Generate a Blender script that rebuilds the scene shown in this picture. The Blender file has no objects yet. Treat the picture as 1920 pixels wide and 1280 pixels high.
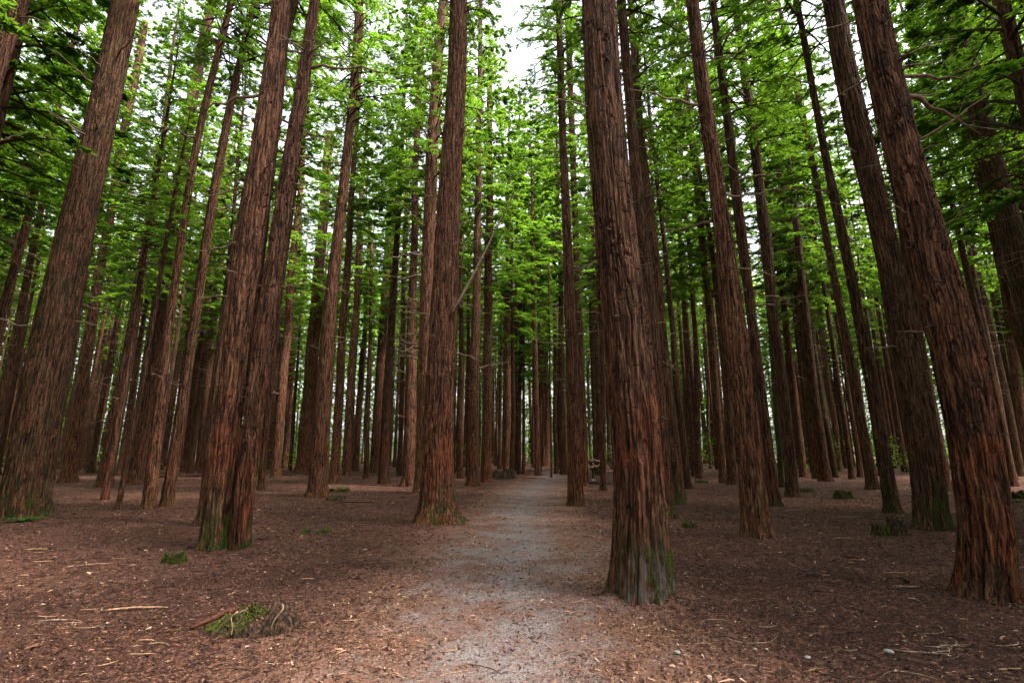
import bpy, bmesh, math, random
import numpy as np
from mathutils import Vector, Matrix, Euler

# ------------------------------------------------------------------ camera, world, sun, exposure
F_PX, CX, CY, HORIZON, CAM_H = 960.0, 960.0, 640.0, 848.0, 1.7
PITCH = math.atan((HORIZON - CY) / F_PX)
sc = bpy.context.scene
COL = sc.collection
cam_d = bpy.data.cameras.new('camera')
cam_d.sensor_width = 36.0
cam_d.lens = 36.0 * F_PX / 1920.0
cam_d.clip_start, cam_d.clip_end = 0.1, 3000.0
cam = bpy.data.objects.new('camera', cam_d)
cam.location = (0, 0, CAM_H)
cam.rotation_euler = (math.radians(90) + PITCH, 0, 0)
COL.objects.link(cam)
sc.camera = cam

SUN_EL, SUN_AZ = math.radians(60), math.radians(110)     # azimuth from +Y, clockwise
world = bpy.data.worlds.new('World')
sc.world = world
world.use_nodes = True
wn, wl = world.node_tree.nodes, world.node_tree.links
bg = wn['Background']
sky = wn.new('ShaderNodeTexSky')
sky.sky_type = 'NISHITA'
sky.sun_disc = False
sky.sun_elevation, sky.sun_rotation = SUN_EL, SUN_AZ
sky.dust_density = 4.0
hs = wn.new('ShaderNodeHueSaturation')                    # overcast: nearly white cloud light
hs.inputs['Saturation'].default_value = 0.22
wl.new(sky.outputs[0], hs.inputs['Color'])
wl.new(hs.outputs[0], bg.inputs['Color'])
bg.inputs['Strength'].default_value = 0.15
sun_d = bpy.data.lights.new('sun', 'SUN')
sun_d.energy = 2.4
sun_d.angle = math.radians(12)
sun_d.color = (1.0, 0.87, 0.72)
sun = bpy.data.objects.new('sun', sun_d)
dv = Vector((math.sin(SUN_AZ) * math.cos(SUN_EL), math.cos(SUN_AZ) * math.cos(SUN_EL), math.sin(SUN_EL)))
sun.rotation_euler = dv.to_track_quat('Z', 'Y').to_euler()
sun.location = (0, -10, 60)
COL.objects.link(sun)
sc.view_settings.view_transform = 'Standard'
sc.view_settings.look = 'None'
sc.view_settings.gamma = 1.0
sc.view_settings.exposure = 2.32
sc.cycles.max_bounces = 6
sc.cycles.diffuse_bounces = 4
sc.cycles.glossy_bounces = 2
sc.cycles.transmission_bounces = 4
sc.cycles.use_denoising = True

rng = np.random.default_rng(7)
random.seed(7)

# ------------------------------------------------------------------ helpers
def ray(px, py):
    v = Vector(((px - CX) / F_PX, 1.0, (CY - py) / F_PX))      # x right, y forward, z up in camera space
    c, s = math.cos(PITCH), math.sin(PITCH)
    return Vector((v.x, v.y * c - v.z * s, v.y * s + v.z * c))

def ground_at(px, py):
    r = ray(px, py)
    t = -CAM_H / r.z
    return Vector((r.x * t, r.y * t, 0))

_P = np.random.default_rng(3).permutation(256)
_P = np.concatenate([_P, _P, _P])
_G = np.array([[1,1,0],[-1,1,0],[1,-1,0],[-1,-1,0],[1,0,1],[-1,0,1],[1,0,-1],[-1,0,-1],[0,1,1],[0,-1,1],[0,1,-1],[0,-1,-1],[1,1,0],[-1,1,0],[0,-1,1],[0,-1,-1]], float)
def perlin(x, y, z=0.0):
    x, y, z = np.broadcast_arrays(np.asarray(x, float), np.asarray(y, float), np.asarray(z, float))
    xi, yi, zi = np.floor(x).astype(int), np.floor(y).astype(int), np.floor(z).astype(int)
    xf, yf, zf = x - xi, y - yi, z - zi
    u, v, w = [t * t * t * (t * (t * 6 - 15) + 10) for t in (xf, yf, zf)]
    def g(i, j, k):
        h = _P[_P[_P[(xi + i) & 255] + ((yi + j) & 255)] + ((zi + k) & 255)] & 15
        G = _G[h]
        return G[..., 0] * (xf - i) + G[..., 1] * (yf - j) + G[..., 2] * (zf - k)
    def lp(a, b, t): return a + t * (b - a)
    return lp(lp(lp(g(0,0,0), g(1,0,0), u), lp(g(0,1,0), g(1,1,0), u), v),
              lp(lp(g(0,0,1), g(1,0,1), u), lp(g(0,1,1), g(1,1,1), u), v), w)

MOUNDS = []          # litter banked against the near trunks: (x, y, radius)
def ground_z(x, y):
    x, y = np.asarray(x, float), np.asarray(y, float)
    m = 0.0
    for (a, b, r) in MOUNDS:
        dd = np.hypot(x - a, y - b) - r
        m = m + .055 * np.exp(-(np.clip(dd, 0, None) / .16) ** 1.3) * (.7 + 1.1 * perlin(x * 3.1, y * 3.1, a))
    return m + 0.035 * perlin(x * .35, y * .35, 1.5) + 0.018 * perlin(x * 1.3, y * 1.3, 4.5) + 0.006 * perlin(x * 6, y * 6, 9.5)

def mesh_np(name, verts, faces, mats, mat_idx=None, smooth=True, attrs=None, n=4):
    """faces: (F,n) array"""
    me = bpy.data.meshes.new(name)
    verts = np.asarray(verts, np.float32); faces = np.asarray(faces, np.int32)
    me.vertices.add(len(verts)); me.vertices.foreach_set('co', verts.ravel())
    me.loops.add(faces.size); me.loops.foreach_set('vertex_index', faces.ravel())
    me.polygons.add(len(faces))
    me.polygons.foreach_set('loop_start', np.arange(0, faces.size, faces.shape[1], dtype=np.int32))
    me.polygons.foreach_set('loop_total', np.full(len(faces), faces.shape[1], np.int32))
    for m in (mats if isinstance(mats, (list, tuple)) else [mats]): me.materials.append(m)
    if mat_idx is not None: me.polygons.foreach_set('material_index', np.asarray(mat_idx, np.int32))
    me.polygons.foreach_set('use_smooth', np.full(len(faces), smooth))
    for k, (dom, val) in (attrs or {}).items():
        a = me.attributes.new(k, 'FLOAT', dom); a.data.foreach_set('value', np.asarray(val, np.float32))
    me.update(calc_edges=True); me.validate()
    return me

def link(name, me, parent=None, loc=(0, 0, 0), rot=(0, 0, 0), scale=(1, 1, 1)):
    o = bpy.data.objects.new(name, me)
    o.location, o.rotation_euler, o.scale = loc, rot, scale
    if parent: o.parent = parent
    COL.objects.link(o)
    return o

def tag(o, label=None, cat=None, group=None, kind=None):
    if label: o['label'] = label
    if cat: o['category'] = cat
    if group: o['group'] = group
    if kind: o['kind'] = kind
    return o

def thing(name, loc, label, cat, group=None):
    return tag(link(name, None, loc=loc), label, cat, group)

class Geo:
    """collects tubes and quads, builds one mesh"""
    def __init__(s): s.v, s.f, s.m, s.n = [], [], [], 0
    def add(s, v, f, m=0):
        v = np.asarray(v, float); f = np.asarray(f, int)
        s.v.append(v); s.f.append(f + s.n); s.m.append(np.full(len(f), m)); s.n += len(v)
    def tube(s, pts, rad, sides=5, m=0, cap=True):
        pts = np.asarray(pts, float); rad = np.asarray(rad, float); k = len(pts)
        T = np.gradient(pts, axis=0); T /= np.linalg.norm(T, axis=1)[:, None] + 1e-9
        up = np.array([0, 0, 1.]) if abs(T[0][2]) < .9 else np.array([1., 0, 0])
        A = np.cross(T, up); A /= np.linalg.norm(A, axis=1)[:, None] + 1e-9
        B = np.cross(T, A)
        th = np.linspace(0, 2 * np.pi, sides, endpoint=False)
        V = pts[:, None] + rad[:, None, None] * (A[:, None] * np.cos(th)[None, :, None] + B[:, None] * np.sin(th)[None, :, None])
        i, j = np.meshgrid(np.arange(k - 1), np.arange(sides), indexing='ij')
        F = np.stack([i * sides + j, i * sides + (j + 1) % sides, (i + 1) * sides + (j + 1) % sides, (i + 1) * sides + j], -1).reshape(-1, 4)
        V = V.reshape(-1, 3)
        if cap and sides >= 4:
            c0, c1 = len(V), len(V) + 1
            V = np.vstack([V, pts[0], pts[-1]])
            jj = np.arange(0, sides - 1, 2)
            F = np.vstack([F] + [[[c0, (a + 2) % sides, a + 1, a]] for a in jj] + [[[c1, (k - 1) * sides + a, (k - 1) * sides + a + 1, (k - 1) * sides + (a + 2) % sides]] for a in jj])
        s.add(V, F, m)
    def build(s, name, mats, smooth=True):
        return mesh_np(name, np.vstack(s.v), np.vstack(s.f), mats, np.concatenate(s.m), smooth)

# ------------------------------------------------------------------ materials
class NT:
    def __init__(s, name):
        s.m = bpy.data.materials.new(name); s.m.use_nodes = True
        s.n, s.l = s.m.node_tree.nodes, s.m.node_tree.links
        s.p = s.n['Principled BSDF']; s.out = s.n['Material Output']
    def new(s, t, **k):
        x = s.n.new(t)
        for a, b in k.items(): setattr(x, a, b)
        return x
    def put(s, x, i, v):
        if v is None: return
        if hasattr(v, 'default_value') or hasattr(v, 'is_linked'): s.l.new(v, x.inputs[i])
        else: x.inputs[i].default_value = v
    def math(s, op, a, b=None, c=None, clamp=False):
        x = s.new('ShaderNodeMath', operation=op, use_clamp=clamp)
        s.put(x, 0, a); s.put(x, 1, b); s.put(x, 2, c)
        return x.outputs[0]
    def vmath(s, op, a, b=None):
        x = s.new('ShaderNodeVectorMath', operation=op); s.put(x, 0, a); s.put(x, 1, b)
        return x.outputs[0]
    def mix(s, f, a, b, blend='MIX'):
        x = s.new('ShaderNodeMix', data_type='RGBA', blend_type=blend)
        s.put(x, 0, f); s.put(x, 6, a); s.put(x, 7, b)
        return x.outputs[2]
    def noise(s, vec, scale, detail=4, rough=.55, dist=0.0):
        x = s.new('ShaderNodeTexNoise'); s.put(x, 'Vector', vec)
        x.inputs['Scale'].default_value = scale; x.inputs['Detail'].default_value = detail
        x.inputs['Roughness'].default_value = rough; x.inputs['Distortion'].default_value = dist
        return x.outputs['Fac']
    def ramp(s, f, stops):
        x = s.new('ShaderNodeValToRGB'); s.put(x, 0, f)
        e = x.color_ramp.elements
        while len(e) < len(stops): e.new(.5)
        for q, (p, c) in zip(e, stops):
            q.position = p; q.color = (c, c, c, 1) if isinstance(c, (int, float)) else (*c, 1)
        return x.outputs[0]
    def smooth(s, v, a, b):
        x = s.new('ShaderNodeMapRange', interpolation_type='SMOOTHSTEP'); s.put(x, 0, v)
        x.inputs[1].default_value = a; x.inputs[2].default_value = b
        return x.outputs[0]
    def attr(s, name, typ='OBJECT'):
        x = s.new('ShaderNodeAttribute', attribute_type=typ, attribute_name=name)
        return x.outputs['Fac']
    def bump(s, h, strength, dist, normal=None):
        x = s.new('ShaderNodeBump'); s.put(x, 'Height', h); x.inputs['Strength'].default_value = strength
        x.inputs['Distance'].default_value = dist; s.put(x, 'Normal', normal)
        return x.outputs[0]

def bark_material():
    t = NT('redwood_bark')
    co = t.new('ShaderNodeTexCoord').outputs['Object']
    rnd = t.new('ShaderNodeObjectInfo').outputs['Random']
    off = t.vmath('ADD', co, t.vmath('SCALE', (37.0, 19.0, 53.0), None))
    sc_ = off.node.inputs[1].links[0].from_node; t.put(sc_, 3, rnd)
    z = t.new('ShaderNodeSeparateXYZ'); t.put(z, 0, co); z = z.outputs[2]
    warp = t.new('ShaderNodeTexNoise'); t.put(warp, 'Vector', off); warp.inputs['Scale'].default_value = 2.2; warp.inputs['Detail'].default_value = 2
    wv = t.vmath('ADD', off, t.vmath('MULTIPLY', t.vmath('SUBTRACT', warp.outputs['Color'], (.5, .5, .5)), (.10, .10, .5)))
    s1 = t.vmath('MULTIPLY', wv, (1, 1, .06))
    s2 = t.vmath('MULTIPLY', wv, (1, 1, .22))
    n1 = t.noise(s1, 26, 5, .6)
    n2 = t.noise(s2, 70, 4, .6)
    patch = t.noise(t.vmath('MULTIPLY', off, (1, 1, .45)), 2.3, 3, .55)
    h = t.math('ADD', t.math('MULTIPLY', n1, .68), t.math('MULTIPLY', n2, .32))
    colr = t.ramp(h, [(.40, (.004, .0016, .0009)), (.465, (.058, .0215, .0110)), (.53, (.165, .067, .035)), (.66, (.38, .190, .112))])
    # rusty lower bark, greyer upper bark, each tree its own balance
    red = t.math('MULTIPLY', t.attr('red'), t.math('MULTIPLY', t.smooth(patch, .36, .62), t.smooth(z, 4.5, .6)), clamp=True)
    colr = t.mix(red, colr, t.mix(1.0, colr, (1.35, .85, .60, 1), 'MULTIPLY'))
    gr = t.math('MULTIPLY', t.attr('grey'), t.smooth(patch, .62, .35), clamp=True)
    colr = t.mix(gr, colr, t.mix(1.0, colr, (.93, 1.06, 1.10, 1), 'MULTIPLY'))
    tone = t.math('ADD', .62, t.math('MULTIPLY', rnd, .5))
    tone = t.math('MULTIPLY', tone, t.math('SUBTRACT', 1.0, t.math('MULTIPLY', t.attr('shaded'), .38)))  # shade of the grove's depth put into the bark colour
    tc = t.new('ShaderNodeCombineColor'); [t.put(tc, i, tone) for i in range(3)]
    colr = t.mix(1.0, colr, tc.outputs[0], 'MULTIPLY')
    # old branch scars: small dark horizontal dashes
    sw = t.new('ShaderNodeTexNoise'); t.put(sw, 'Vector', off); sw.inputs['Scale'].default_value = 11; sw.inputs['Detail'].default_value = 2
    offs = t.vmath('ADD', off, t.vmath('MULTIPLY', t.vmath('SUBTRACT', sw.outputs['Color'], (.5, .5, .5)), (.05, .05, .13)))
    vo = t.new('ShaderNodeTexVoronoi'); t.put(vo, 'Vector', offs)
    vo.inputs['Scale'].default_value = 4.4
    loc = t.vmath('SUBTRACT', offs, vo.outputs['Position'])
    # distance measured tall-ways so the scar is a flat dash
    lv = t.new('ShaderNodeVectorMath', operation='LENGTH'); t.put(lv, 0, t.vmath('MULTIPLY', loc, (1.0, 1.0, 4.2)))
    wob = t.math('MULTIPLY', t.noise(off, 22, 2), .05)
    scar = t.smooth(t.math('ADD', lv.outputs['Value'], wob), .115, .070)
    scar = t.math('MULTIPLY', scar, t.smooth(z, .9, 2.4))
    colr = t.mix(t.math('MULTIPLY', scar, .6), colr, (.018, .010, .007, 1))
    # algae and moss
    mn = t.noise(t.vmath('MULTIPLY', off, (1, 1, .4)), 5.5, 5, .65)
    low = t.math('ADD', t.smooth(z, 1.3, .05), t.math('MULTIPLY', t.attr('moss_up'), .8))
    mm = t.math('MULTIPLY', t.attr('moss'), t.math('MULTIPLY', low, t.smooth(mn, .44, .60)), clamp=True)
    mossc = t.ramp(t.noise(off, 40, 3), [(.35, (.012, .015, .004)), (.65, (.060, .080, .016))])
    colr = t.mix(mm, colr, mossc)
    # pale scuffed bark close to the ground
    sm = t.math('MULTIPLY', t.attr('scuff'), t.math('MULTIPLY', t.smooth(z, .85, .10), t.smooth(t.noise(t.vmath('MULTIPLY', off, (1, 1, .35)), 12, 6, .7), .42, .66)), clamp=True)
    colr = t.mix(sm, colr, (.17, .15, .135, 1))
    t.put(t.p, 'Base Color', colr)
    t.p.inputs['Roughness'].default_value = .88
    t.p.inputs['Specular IOR Level'].default_value = .25
    hh = t.math('SUBTRACT', h, t.math('MULTIPLY', scar, .25))
    t.put(t.p, 'Normal', t.bump(hh, 1.0, .10))
    return t.m

def leaf_material(name, dark, light, trans, mixf=.45):
    t = NT(name)
    a = t.attr('tone', 'GEOMETRY')
    rnd = t.new('ShaderNodeObjectInfo').outputs['Random']
    f = t.math('ADD', t.math('MULTIPLY', a, .75), t.math('MULTIPLY', rnd, .25), clamp=True)
    c = t.mix(f, (*dark, 1), (*light, 1))
    t.put(t.p, 'Base Color', c); t.p.inputs['Roughness'].default_value = .6
    t.p.inputs['Specular IOR Level'].default_value = .2
    tr = t.new('ShaderNodeBsdfTranslucent'); t.put(tr, 'Color', t.mix(f, (*[q * .22 for q in trans], 1), (*trans, 1)))
    mx = t.new('ShaderNodeMixShader'); mx.inputs[0].default_value = mixf
    t.l.new(t.p.outputs[0], mx.inputs[1]); t.l.new(tr.outputs[0], mx.inputs[2]); t.l.new(mx.outputs[0], t.out.inputs[0])
    return t.m

def plain(name, stops, scale=12, stretch=(1, 1, 1), bump=.4, rough=.9):
    t = NT(name)
    co = t.vmath('MULTIPLY', t.new('ShaderNodeTexCoord').outputs['Object'], stretch)
    n = t.noise(co, scale, 5, .6)
    t.put(t.p, 'Base Color', t.ramp(n, stops)); t.p.inputs['Roughness'].default_value = rough
    t.p.inputs['Specular IOR Level'].default_value = .25
    if bump: t.put(t.p, 'Normal', t.bump(n, bump, .02))
    return t.m

def litter_nodes(t, co):
    """colour and height of matted needle litter"""
    w = t.new('ShaderNodeTexNoise'); t.put(w, 'Vector', co); w.inputs['Scale'].default_value = 6; w.inputs['Detail'].default_value = 3
    wc = t.vmath('ADD', co, t.vmath('MULTIPLY', t.vmath('SUBTRACT', w.outputs['Color'], (.5, .5, .5)), (.35, .35, 0)))
    a = t.noise(t.vmath('MULTIPLY', wc, (1, .30, 1)), 60, 4, .7)
    b = t.noise(t.vmath('MULTIPLY', wc, (.30, 1, 1)), 75, 4, .7)
    h = t.math('MAXIMUM', a, b)
    big = t.noise(co, .7, 4, .6)
    c = t.ramp(h, [(.43, (.006, .003, .002)), (.51, (.036, .0145, .0098)), (.59, (.112, .048, .032)), (.70, (.32, .18, .135))])
    c = t.mix(1.0, c, t.ramp(big, [(.33, .72), (.66, 1.18)]), 'MULTIPLY')
    return c, h

def ground_material():
    t = NT('needle_litter')
    co = t.new('ShaderNodeTexCoord').outputs['Object']
    c, h = litter_nodes(t, co)
    t.put(t.p, 'Base Color', c); t.p.inputs['Roughness'].default_value = .92; t.p.inputs['Specular IOR Level'].default_value = .2
    t.put(t.p, 'Normal', t.bump(h, .8, .03))
    return t.m

def path_material():
    t = NT('path_gravel')
    co = t.new('ShaderNodeTexCoord').outputs['Object']
    c, h = litter_nodes(t, co)
    lit_tread = t.smooth(t.math('ADD', t.attr('edge', 'GEOMETRY'), t.math('MULTIPLY', t.math('SUBTRACT', t.noise(co, 1.1, 4, .6), .5), .5)), .0, .5)  # trodden litter lightened, light along the path painted into its colour
    c = t.mix(lit_tread, c, t.mix(1.0, t.mix(1.0, c, (.9, .9, .9, 1), 'MULTIPLY'), (.075, .044, .031, 1), 'ADD'))
    gn = t.noise(co, 55, 5, .7)
    g = t.ramp(gn, [(.36, (.070, .058, .059)), (.5, (.155, .134, .138)), (.66, (.28, .255, .265))])
    vo = t.new('ShaderNodeTexVoronoi'); t.put(vo, 'Vector', co); vo.inputs['Scale'].default_value = 38
    sp = t.smooth(vo.outputs['Distance'], .17, .10)
    rare = t.smooth(t.noise(co, 9, 2), .60, .66)
    g = t.mix(t.math('MULTIPLY', sp, rare), g, (.55, .53, .51, 1))
    edge = t.attr('edge', 'GEOMETRY')                         # 0 at the rim, 1 along the worn middle
    m = t.math('ADD', edge, t.math('MULTIPLY', t.math('SUBTRACT', t.noise(co, 1.4, 5, .65), .5), 2.3))
    m = t.math('ADD', m, t.math('MULTIPLY', t.math('SUBTRACT', h, .55), -2.2))
    f = t.math('MULTIPLY', t.smooth(m, .42, 1.28), t.smooth(edge, .12, .6))
    t.put(t.p, 'Base Color', t.mix(f, c, g)); t.p.inputs['Roughness'].default_value = .9; t.p.inputs['Specular IOR Level'].default_value = .2
    hm = t.new('ShaderNodeMix'); t.put(hm, 0, f); t.put(hm, 2, h); t.put(hm, 3, t.math('MULTIPLY', gn, .5))
    t.put(t.p, 'Normal', t.bump(hm.outputs[0], .7, .025))
    return t.m

def tone_material(name, stops):
    t = NT(name)
    t.put(t.p, 'Base Color', t.ramp(t.attr('tone', 'GEOMETRY'), stops)); t.p.inputs['Roughness'].default_value = .85
    t.p.inputs['Specular IOR Level'].default_value = .25
    return t.m

BARK = bark_material()
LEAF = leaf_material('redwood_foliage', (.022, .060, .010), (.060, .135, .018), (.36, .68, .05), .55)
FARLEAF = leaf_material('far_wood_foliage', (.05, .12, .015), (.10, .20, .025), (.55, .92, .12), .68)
FERN = leaf_material('fern_leaf', (.035, .10, .012), (.08, .20, .02), (.12, .30, .03), .3)
MOSSLEAF = leaf_material('moss_leaf', (.020, .038, .005), (.17, .25, .016), (.16, .26, .02), .2)
TWIG = plain('dead_twig', [(.35, (.11, .07, .048)), (.65, (.32, .235, .17))], 14, (1, 1, 1), .3)
LIMB = plain('live_limb', [(.35, (.030, .018, .012)), (.65, (.085, .052, .036))], 14, (1, 1, 1), 0)
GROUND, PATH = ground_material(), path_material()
CHIP = tone_material('litter_chips', [(0, (.012, .005, .004)), (.35, (.027, .0105, .0062)), (.7, (.112, .047, .028)), (.93, (.32, .17, .105)), (1.0, (.50, .36, .26))])
WOOD_PALE = plain('pale_wood', [(.35, (.15, .082, .048)), (.65, (.36, .225, .14))], 30, (1, .15, 1), .3)
WOOD_DARK = plain('rotten_wood', [(.38, (.007, .004, .003)), (.52, (.035, .018, .011)), (.66, (.10, .055, .036))], 34, (1, 1, .45), 1.0)
WOOD_RED = plain('red_wood_stick', [(.35, (.035, .012, .007)), (.65, (.14, .05, .028))], 30, (.3, 1, 1), .8)
STONE = plain('pale_stone', [(.35, (.16, .15, .14)), (.65, (.28, .27, .26))], 30, (1, 1, 1), .2, .7)
MOSS = plain('moss', [(.35, (.022, .045, .008)), (.65, (.095, .19, .02))], 30, (1, 1, 1), .8)

# ------------------------------------------------------------------ ground and path
def build_ground():
    nr, na = 190, 420
    r = np.concatenate([[0.01], np.geomspace(1.0, 420.0, nr - 1)])
    a = np.linspace(0, 2 * np.pi, na, endpoint=False)
    R, A = np.meshgrid(r, a, indexing='ij')
    X, Y = R * np.sin(A), R * np.cos(A)
    Z = ground_z(X, Y) * np.clip(1.4 - R / 60, 0, 1)
    V = np.stack([X, Y, Z], -1).reshape(-1, 3)
    i, j = np.meshgrid(np.arange(nr - 1), np.arange(na), indexing='ij')
    Fq = np.stack([i * na + j, (i + 1) * na + j, (i + 1) * na + (j + 1) % na, i * na + (j + 1) % na], -1).reshape(-1, 4)[:, ::-1]
    o = link('ground', mesh_np('ground', V, Fq, GROUND)); tag(o, kind='structure')

PATH_PX = [(1280, 570, 1350), (1180, 650, 1240), (1100, 725, 1180), (1020, 805, 1135), (980, 868, 1075), (950, 900, 1062), (925, 930, 1060), (905, 965, 1062), (893, 1000, 1068), (884, 1015, 1066)]
def path_line():
    pts = []
    for y, xl, xr in PATH_PX:
        a, b = ground_at(xl, y), ground_at(xr, y)
        pts.append((a.y, (a.x + b.x) / 2, (b.x - a.x) / 2))
    pts = np.array(pts)
    y0 = pts[0]
    pts = np.vstack([[-25, -.6, 1.5], [0, -.25, 1.3], pts])
    return pts
PL = path_line()
def path_c(y): return np.interp(y, PL[:, 0], PL[:, 1])
def path_w(y): return np.interp(y, PL[:, 0], PL[:, 2])

def build_path():
    ys = np.concatenate([np.arange(-25, 3, .5), np.arange(3, 14, .08), np.arange(14, 52, .3)])
    c, w = path_c(ys), path_w(ys) * 1.8
    k = np.ones(7) / 7
    c = np.convolve(np.pad(c, 3, mode='edge'), k, 'valid'); w = np.convolve(np.pad(w, 3, mode='edge'), k, 'valid')
    ns = 41
    s = np.linspace(-1, 1, ns)
    W = w[:, None] * (1 + .10 * np.sign(s)[None] * perlin(ys[:, None] * .8, np.sign(s)[None] * 3.3, .5))
    X = c[:, None] + W * s[None]
    Y = ys[:, None] + 0 * X
    Z = ground_z(X, Y) * np.clip(1.4 - np.hypot(X, Y) / 60, 0, 1) + .012 - .012 * np.abs(s[None]) ** 6 - .004 * (np.abs(s[None]) > .99)
    Z = np.maximum(Z, ground_z(X, Y) * np.clip(1.4 - np.hypot(X, Y) / 60, 0, 1) + .004)
    V = np.stack([X, Y, Z], -1).reshape(-1, 3)
    e = (1 - np.abs(s))[None] + 0 * X
    i, j = np.meshgrid(np.arange(len(ys) - 1), np.arange(ns - 1), indexing='ij')
    Fq = np.stack([i * ns + j, i * ns + j + 1, (i + 1) * ns + j + 1, (i + 1) * ns + j], -1).reshape(-1, 4)
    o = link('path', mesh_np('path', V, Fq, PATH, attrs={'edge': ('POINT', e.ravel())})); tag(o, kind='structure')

# ------------------------------------------------------------------ trunks
def trunk_mesh(zs, cx, cy, rad, nth, detail, seed, flare=.25, lobes=6, scars=None, seam=None):
    """zs rows; cx, cy, rad per row; detail 0..1 = real bark relief"""
    th = np.linspace(0, 2 * np.pi, nth, endpoint=False)
    Zr, Th = np.meshgrid(zs, th, indexing='ij')
    R = np.repeat(rad[:, None], nth, 1)
    rb = float(np.interp(1.0, zs, rad))
    zz = np.clip(Zr, 0, None)
    ox, oy = seed * 7.13, seed * 3.71
    lob = 1 + .7 * perlin(np.cos(Th) * 1.7 + ox, np.sin(Th) * 1.7 + oy, .3) * 2 + .42 * np.cos(lobes * Th + seed + 1.5 * np.sin(Th))
    R = R * (1 + flare * np.exp(-zz / (.55 * rb + .06)) * lob + flare * .25 * np.exp(-zz / (2.2 * rb + .1)))
    # low fluting
    R = R * (1 + .035 * perlin(np.cos(Th) * 2.2 + ox, np.sin(Th) * 2.2 + oy, Zr * .16 + seed))
    if detail > 0:
        wx = .09 * perlin(np.cos(Th) * 3 * rb * 2, np.sin(Th) * 3 * rb * 2, Zr * 1.1 + ox)
        k = 12.0
        x1, y1 = (np.cos(Th) * rb + wx) * k + ox, (np.sin(Th) * rb + wx) * k + oy
        rid = 1 - np.abs(perlin(x1, y1, Zr * .34 + seed)) * 3.2
        x2, y2 = (np.cos(Th) * rb + wx * .6) * 23 + ox, (np.sin(Th) * rb + wx * .6) * 23 + oy
        rid2 = 1 - np.abs(perlin(x2, y2, Zr * .85 + seed * 2)) * 3.0
        fine = perlin(x2 * 2.1, y2 * 2.1, Zr * 3.5)
        amp = detail * (.032 + .024 * np.exp(-zz / 1.2))
        R = R - amp * np.clip(rid, -1, 1) ** 2 * (rid > 0) - amp * .45 * np.clip(rid2, 0, 1) + amp * .30 * fine
    if scars is not None:
        for (t0, z0, wd) in scars:
            i0, i1 = np.searchsorted(zs, [z0 - .25, z0 + .25])
            if i1 <= i0: continue
            dth = (Th[i0:i1] - t0 + np.pi) % (2 * np.pi) - np.pi
            s = dth * rb / wd; v = (Zr[i0:i1] - z0 + .045 * s * s + .03 * np.sin(dth * rb * 60 + t0 * 9) * np.abs(s))
            R[i0:i1] += detail * (-.030 * np.exp(-s ** 2 - (v / .022) ** 2) + .010 * np.exp(-s ** 2 - ((v - .05) / .04) ** 2))
    if seam is not None:                                       # a deep vertical cleft: (theta, z_low, z_high, depth)
        t0, za, zb, dp = seam
        dth = (Th - t0 + .12 * np.sin(Zr * 2.1) + np.pi) % (2 * np.pi) - np.pi
        env = np.clip((Zr - za) * 3, 0, 1) * np.clip((zb - Zr) * 2, 0, 1)
        R -= dp * np.exp(-(dth * rb / .05) ** 2) * env
    V = np.stack([cx[:, None] + R * np.cos(Th), cy[:, None] + R * np.sin(Th), Zr], -1).reshape(-1, 3)
    nr = len(zs)
    i, j = np.meshgrid(np.arange(nr - 1), np.arange(nth), indexing='ij')
    Fq = np.stack([i * nth + j, i * nth + (j + 1) % nth, (i + 1) * nth + (j + 1) % nth, (i + 1) * nth + j], -1).reshape(-1, 4)
    return V, Fq

# dead branch variants: local +X outwards from the trunk
def dead_branch_mesh(k):
    r = np.random.default_rng(100 + k)
    g = Geo()
    L = 1.0
    n = 7
    s = np.linspace(0, 1, n)
    bend = r.uniform(-.25, .30); side = r.uniform(-.2, .2)
    pts = np.stack([s * L, side * s ** 2 + .02 * r.standard_normal(n), bend * s ** 2 - .08 * s + .015 * r.standard_normal(n)], 1)
    pts[0] = 0
    g.tube(pts, .021 * (1 - .8 * s) + .002, 5)
    for q in range(r.integers(1, 4)):
        i = r.integers(2, n - 1)
        d = np.array([.5, r.choice([-1, 1]) * r.uniform(.3, .7), r.uniform(-.2, .3)]) * r.uniform(.2, .45)
        t = np.linspace(0, 1, 4)[:, None]
        g.tube(pts[i] + d * t + np.array([0, 0, .05]) * t ** 2, np.array([.006, .005, .003, .0015]), 4)
    return g.build('dead_branch', TWIG)
DEAD = [dead_branch_mesh(k) for k in range(9)]
def stub_mesh(k):
    r = np.random.default_rng(300 + k); g = Geo()
    s = np.linspace(0, 1, 4)
    pts = np.stack([s * .16, .02 * s * r.uniform(-1, 1), .03 * s * r.uniform(-1, 1.5)], 1)
    g.tube(pts, np.array([.017, .013, .010, .007]), 6)
    return g.build('branch_stub', LIMB)
STUB = [stub_mesh(k) for k in range(3)]

# crowns: limbs with flat sprays of many small leaf faces
def leaf_faces(base, d, up, ln, wd):
    """rhombus leaf per row: base point, direction, side from up"""
    d = d / (np.linalg.norm(d, axis=1)[:, None] + 1e-9)
    sd = np.cross(d, up); sd /= np.linalg.norm(sd, axis=1)[:, None] + 1e-9
    a = base; b = base + d * ln * .45 + sd * wd; c = base + d * ln; e = base + d * ln * .45 - sd * wd
    V = np.stack([a, b, c, e], 1).reshape(-1, 3)
    Fq = np.arange(len(base) * 4).reshape(-1, 4)
    return V, Fq

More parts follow.
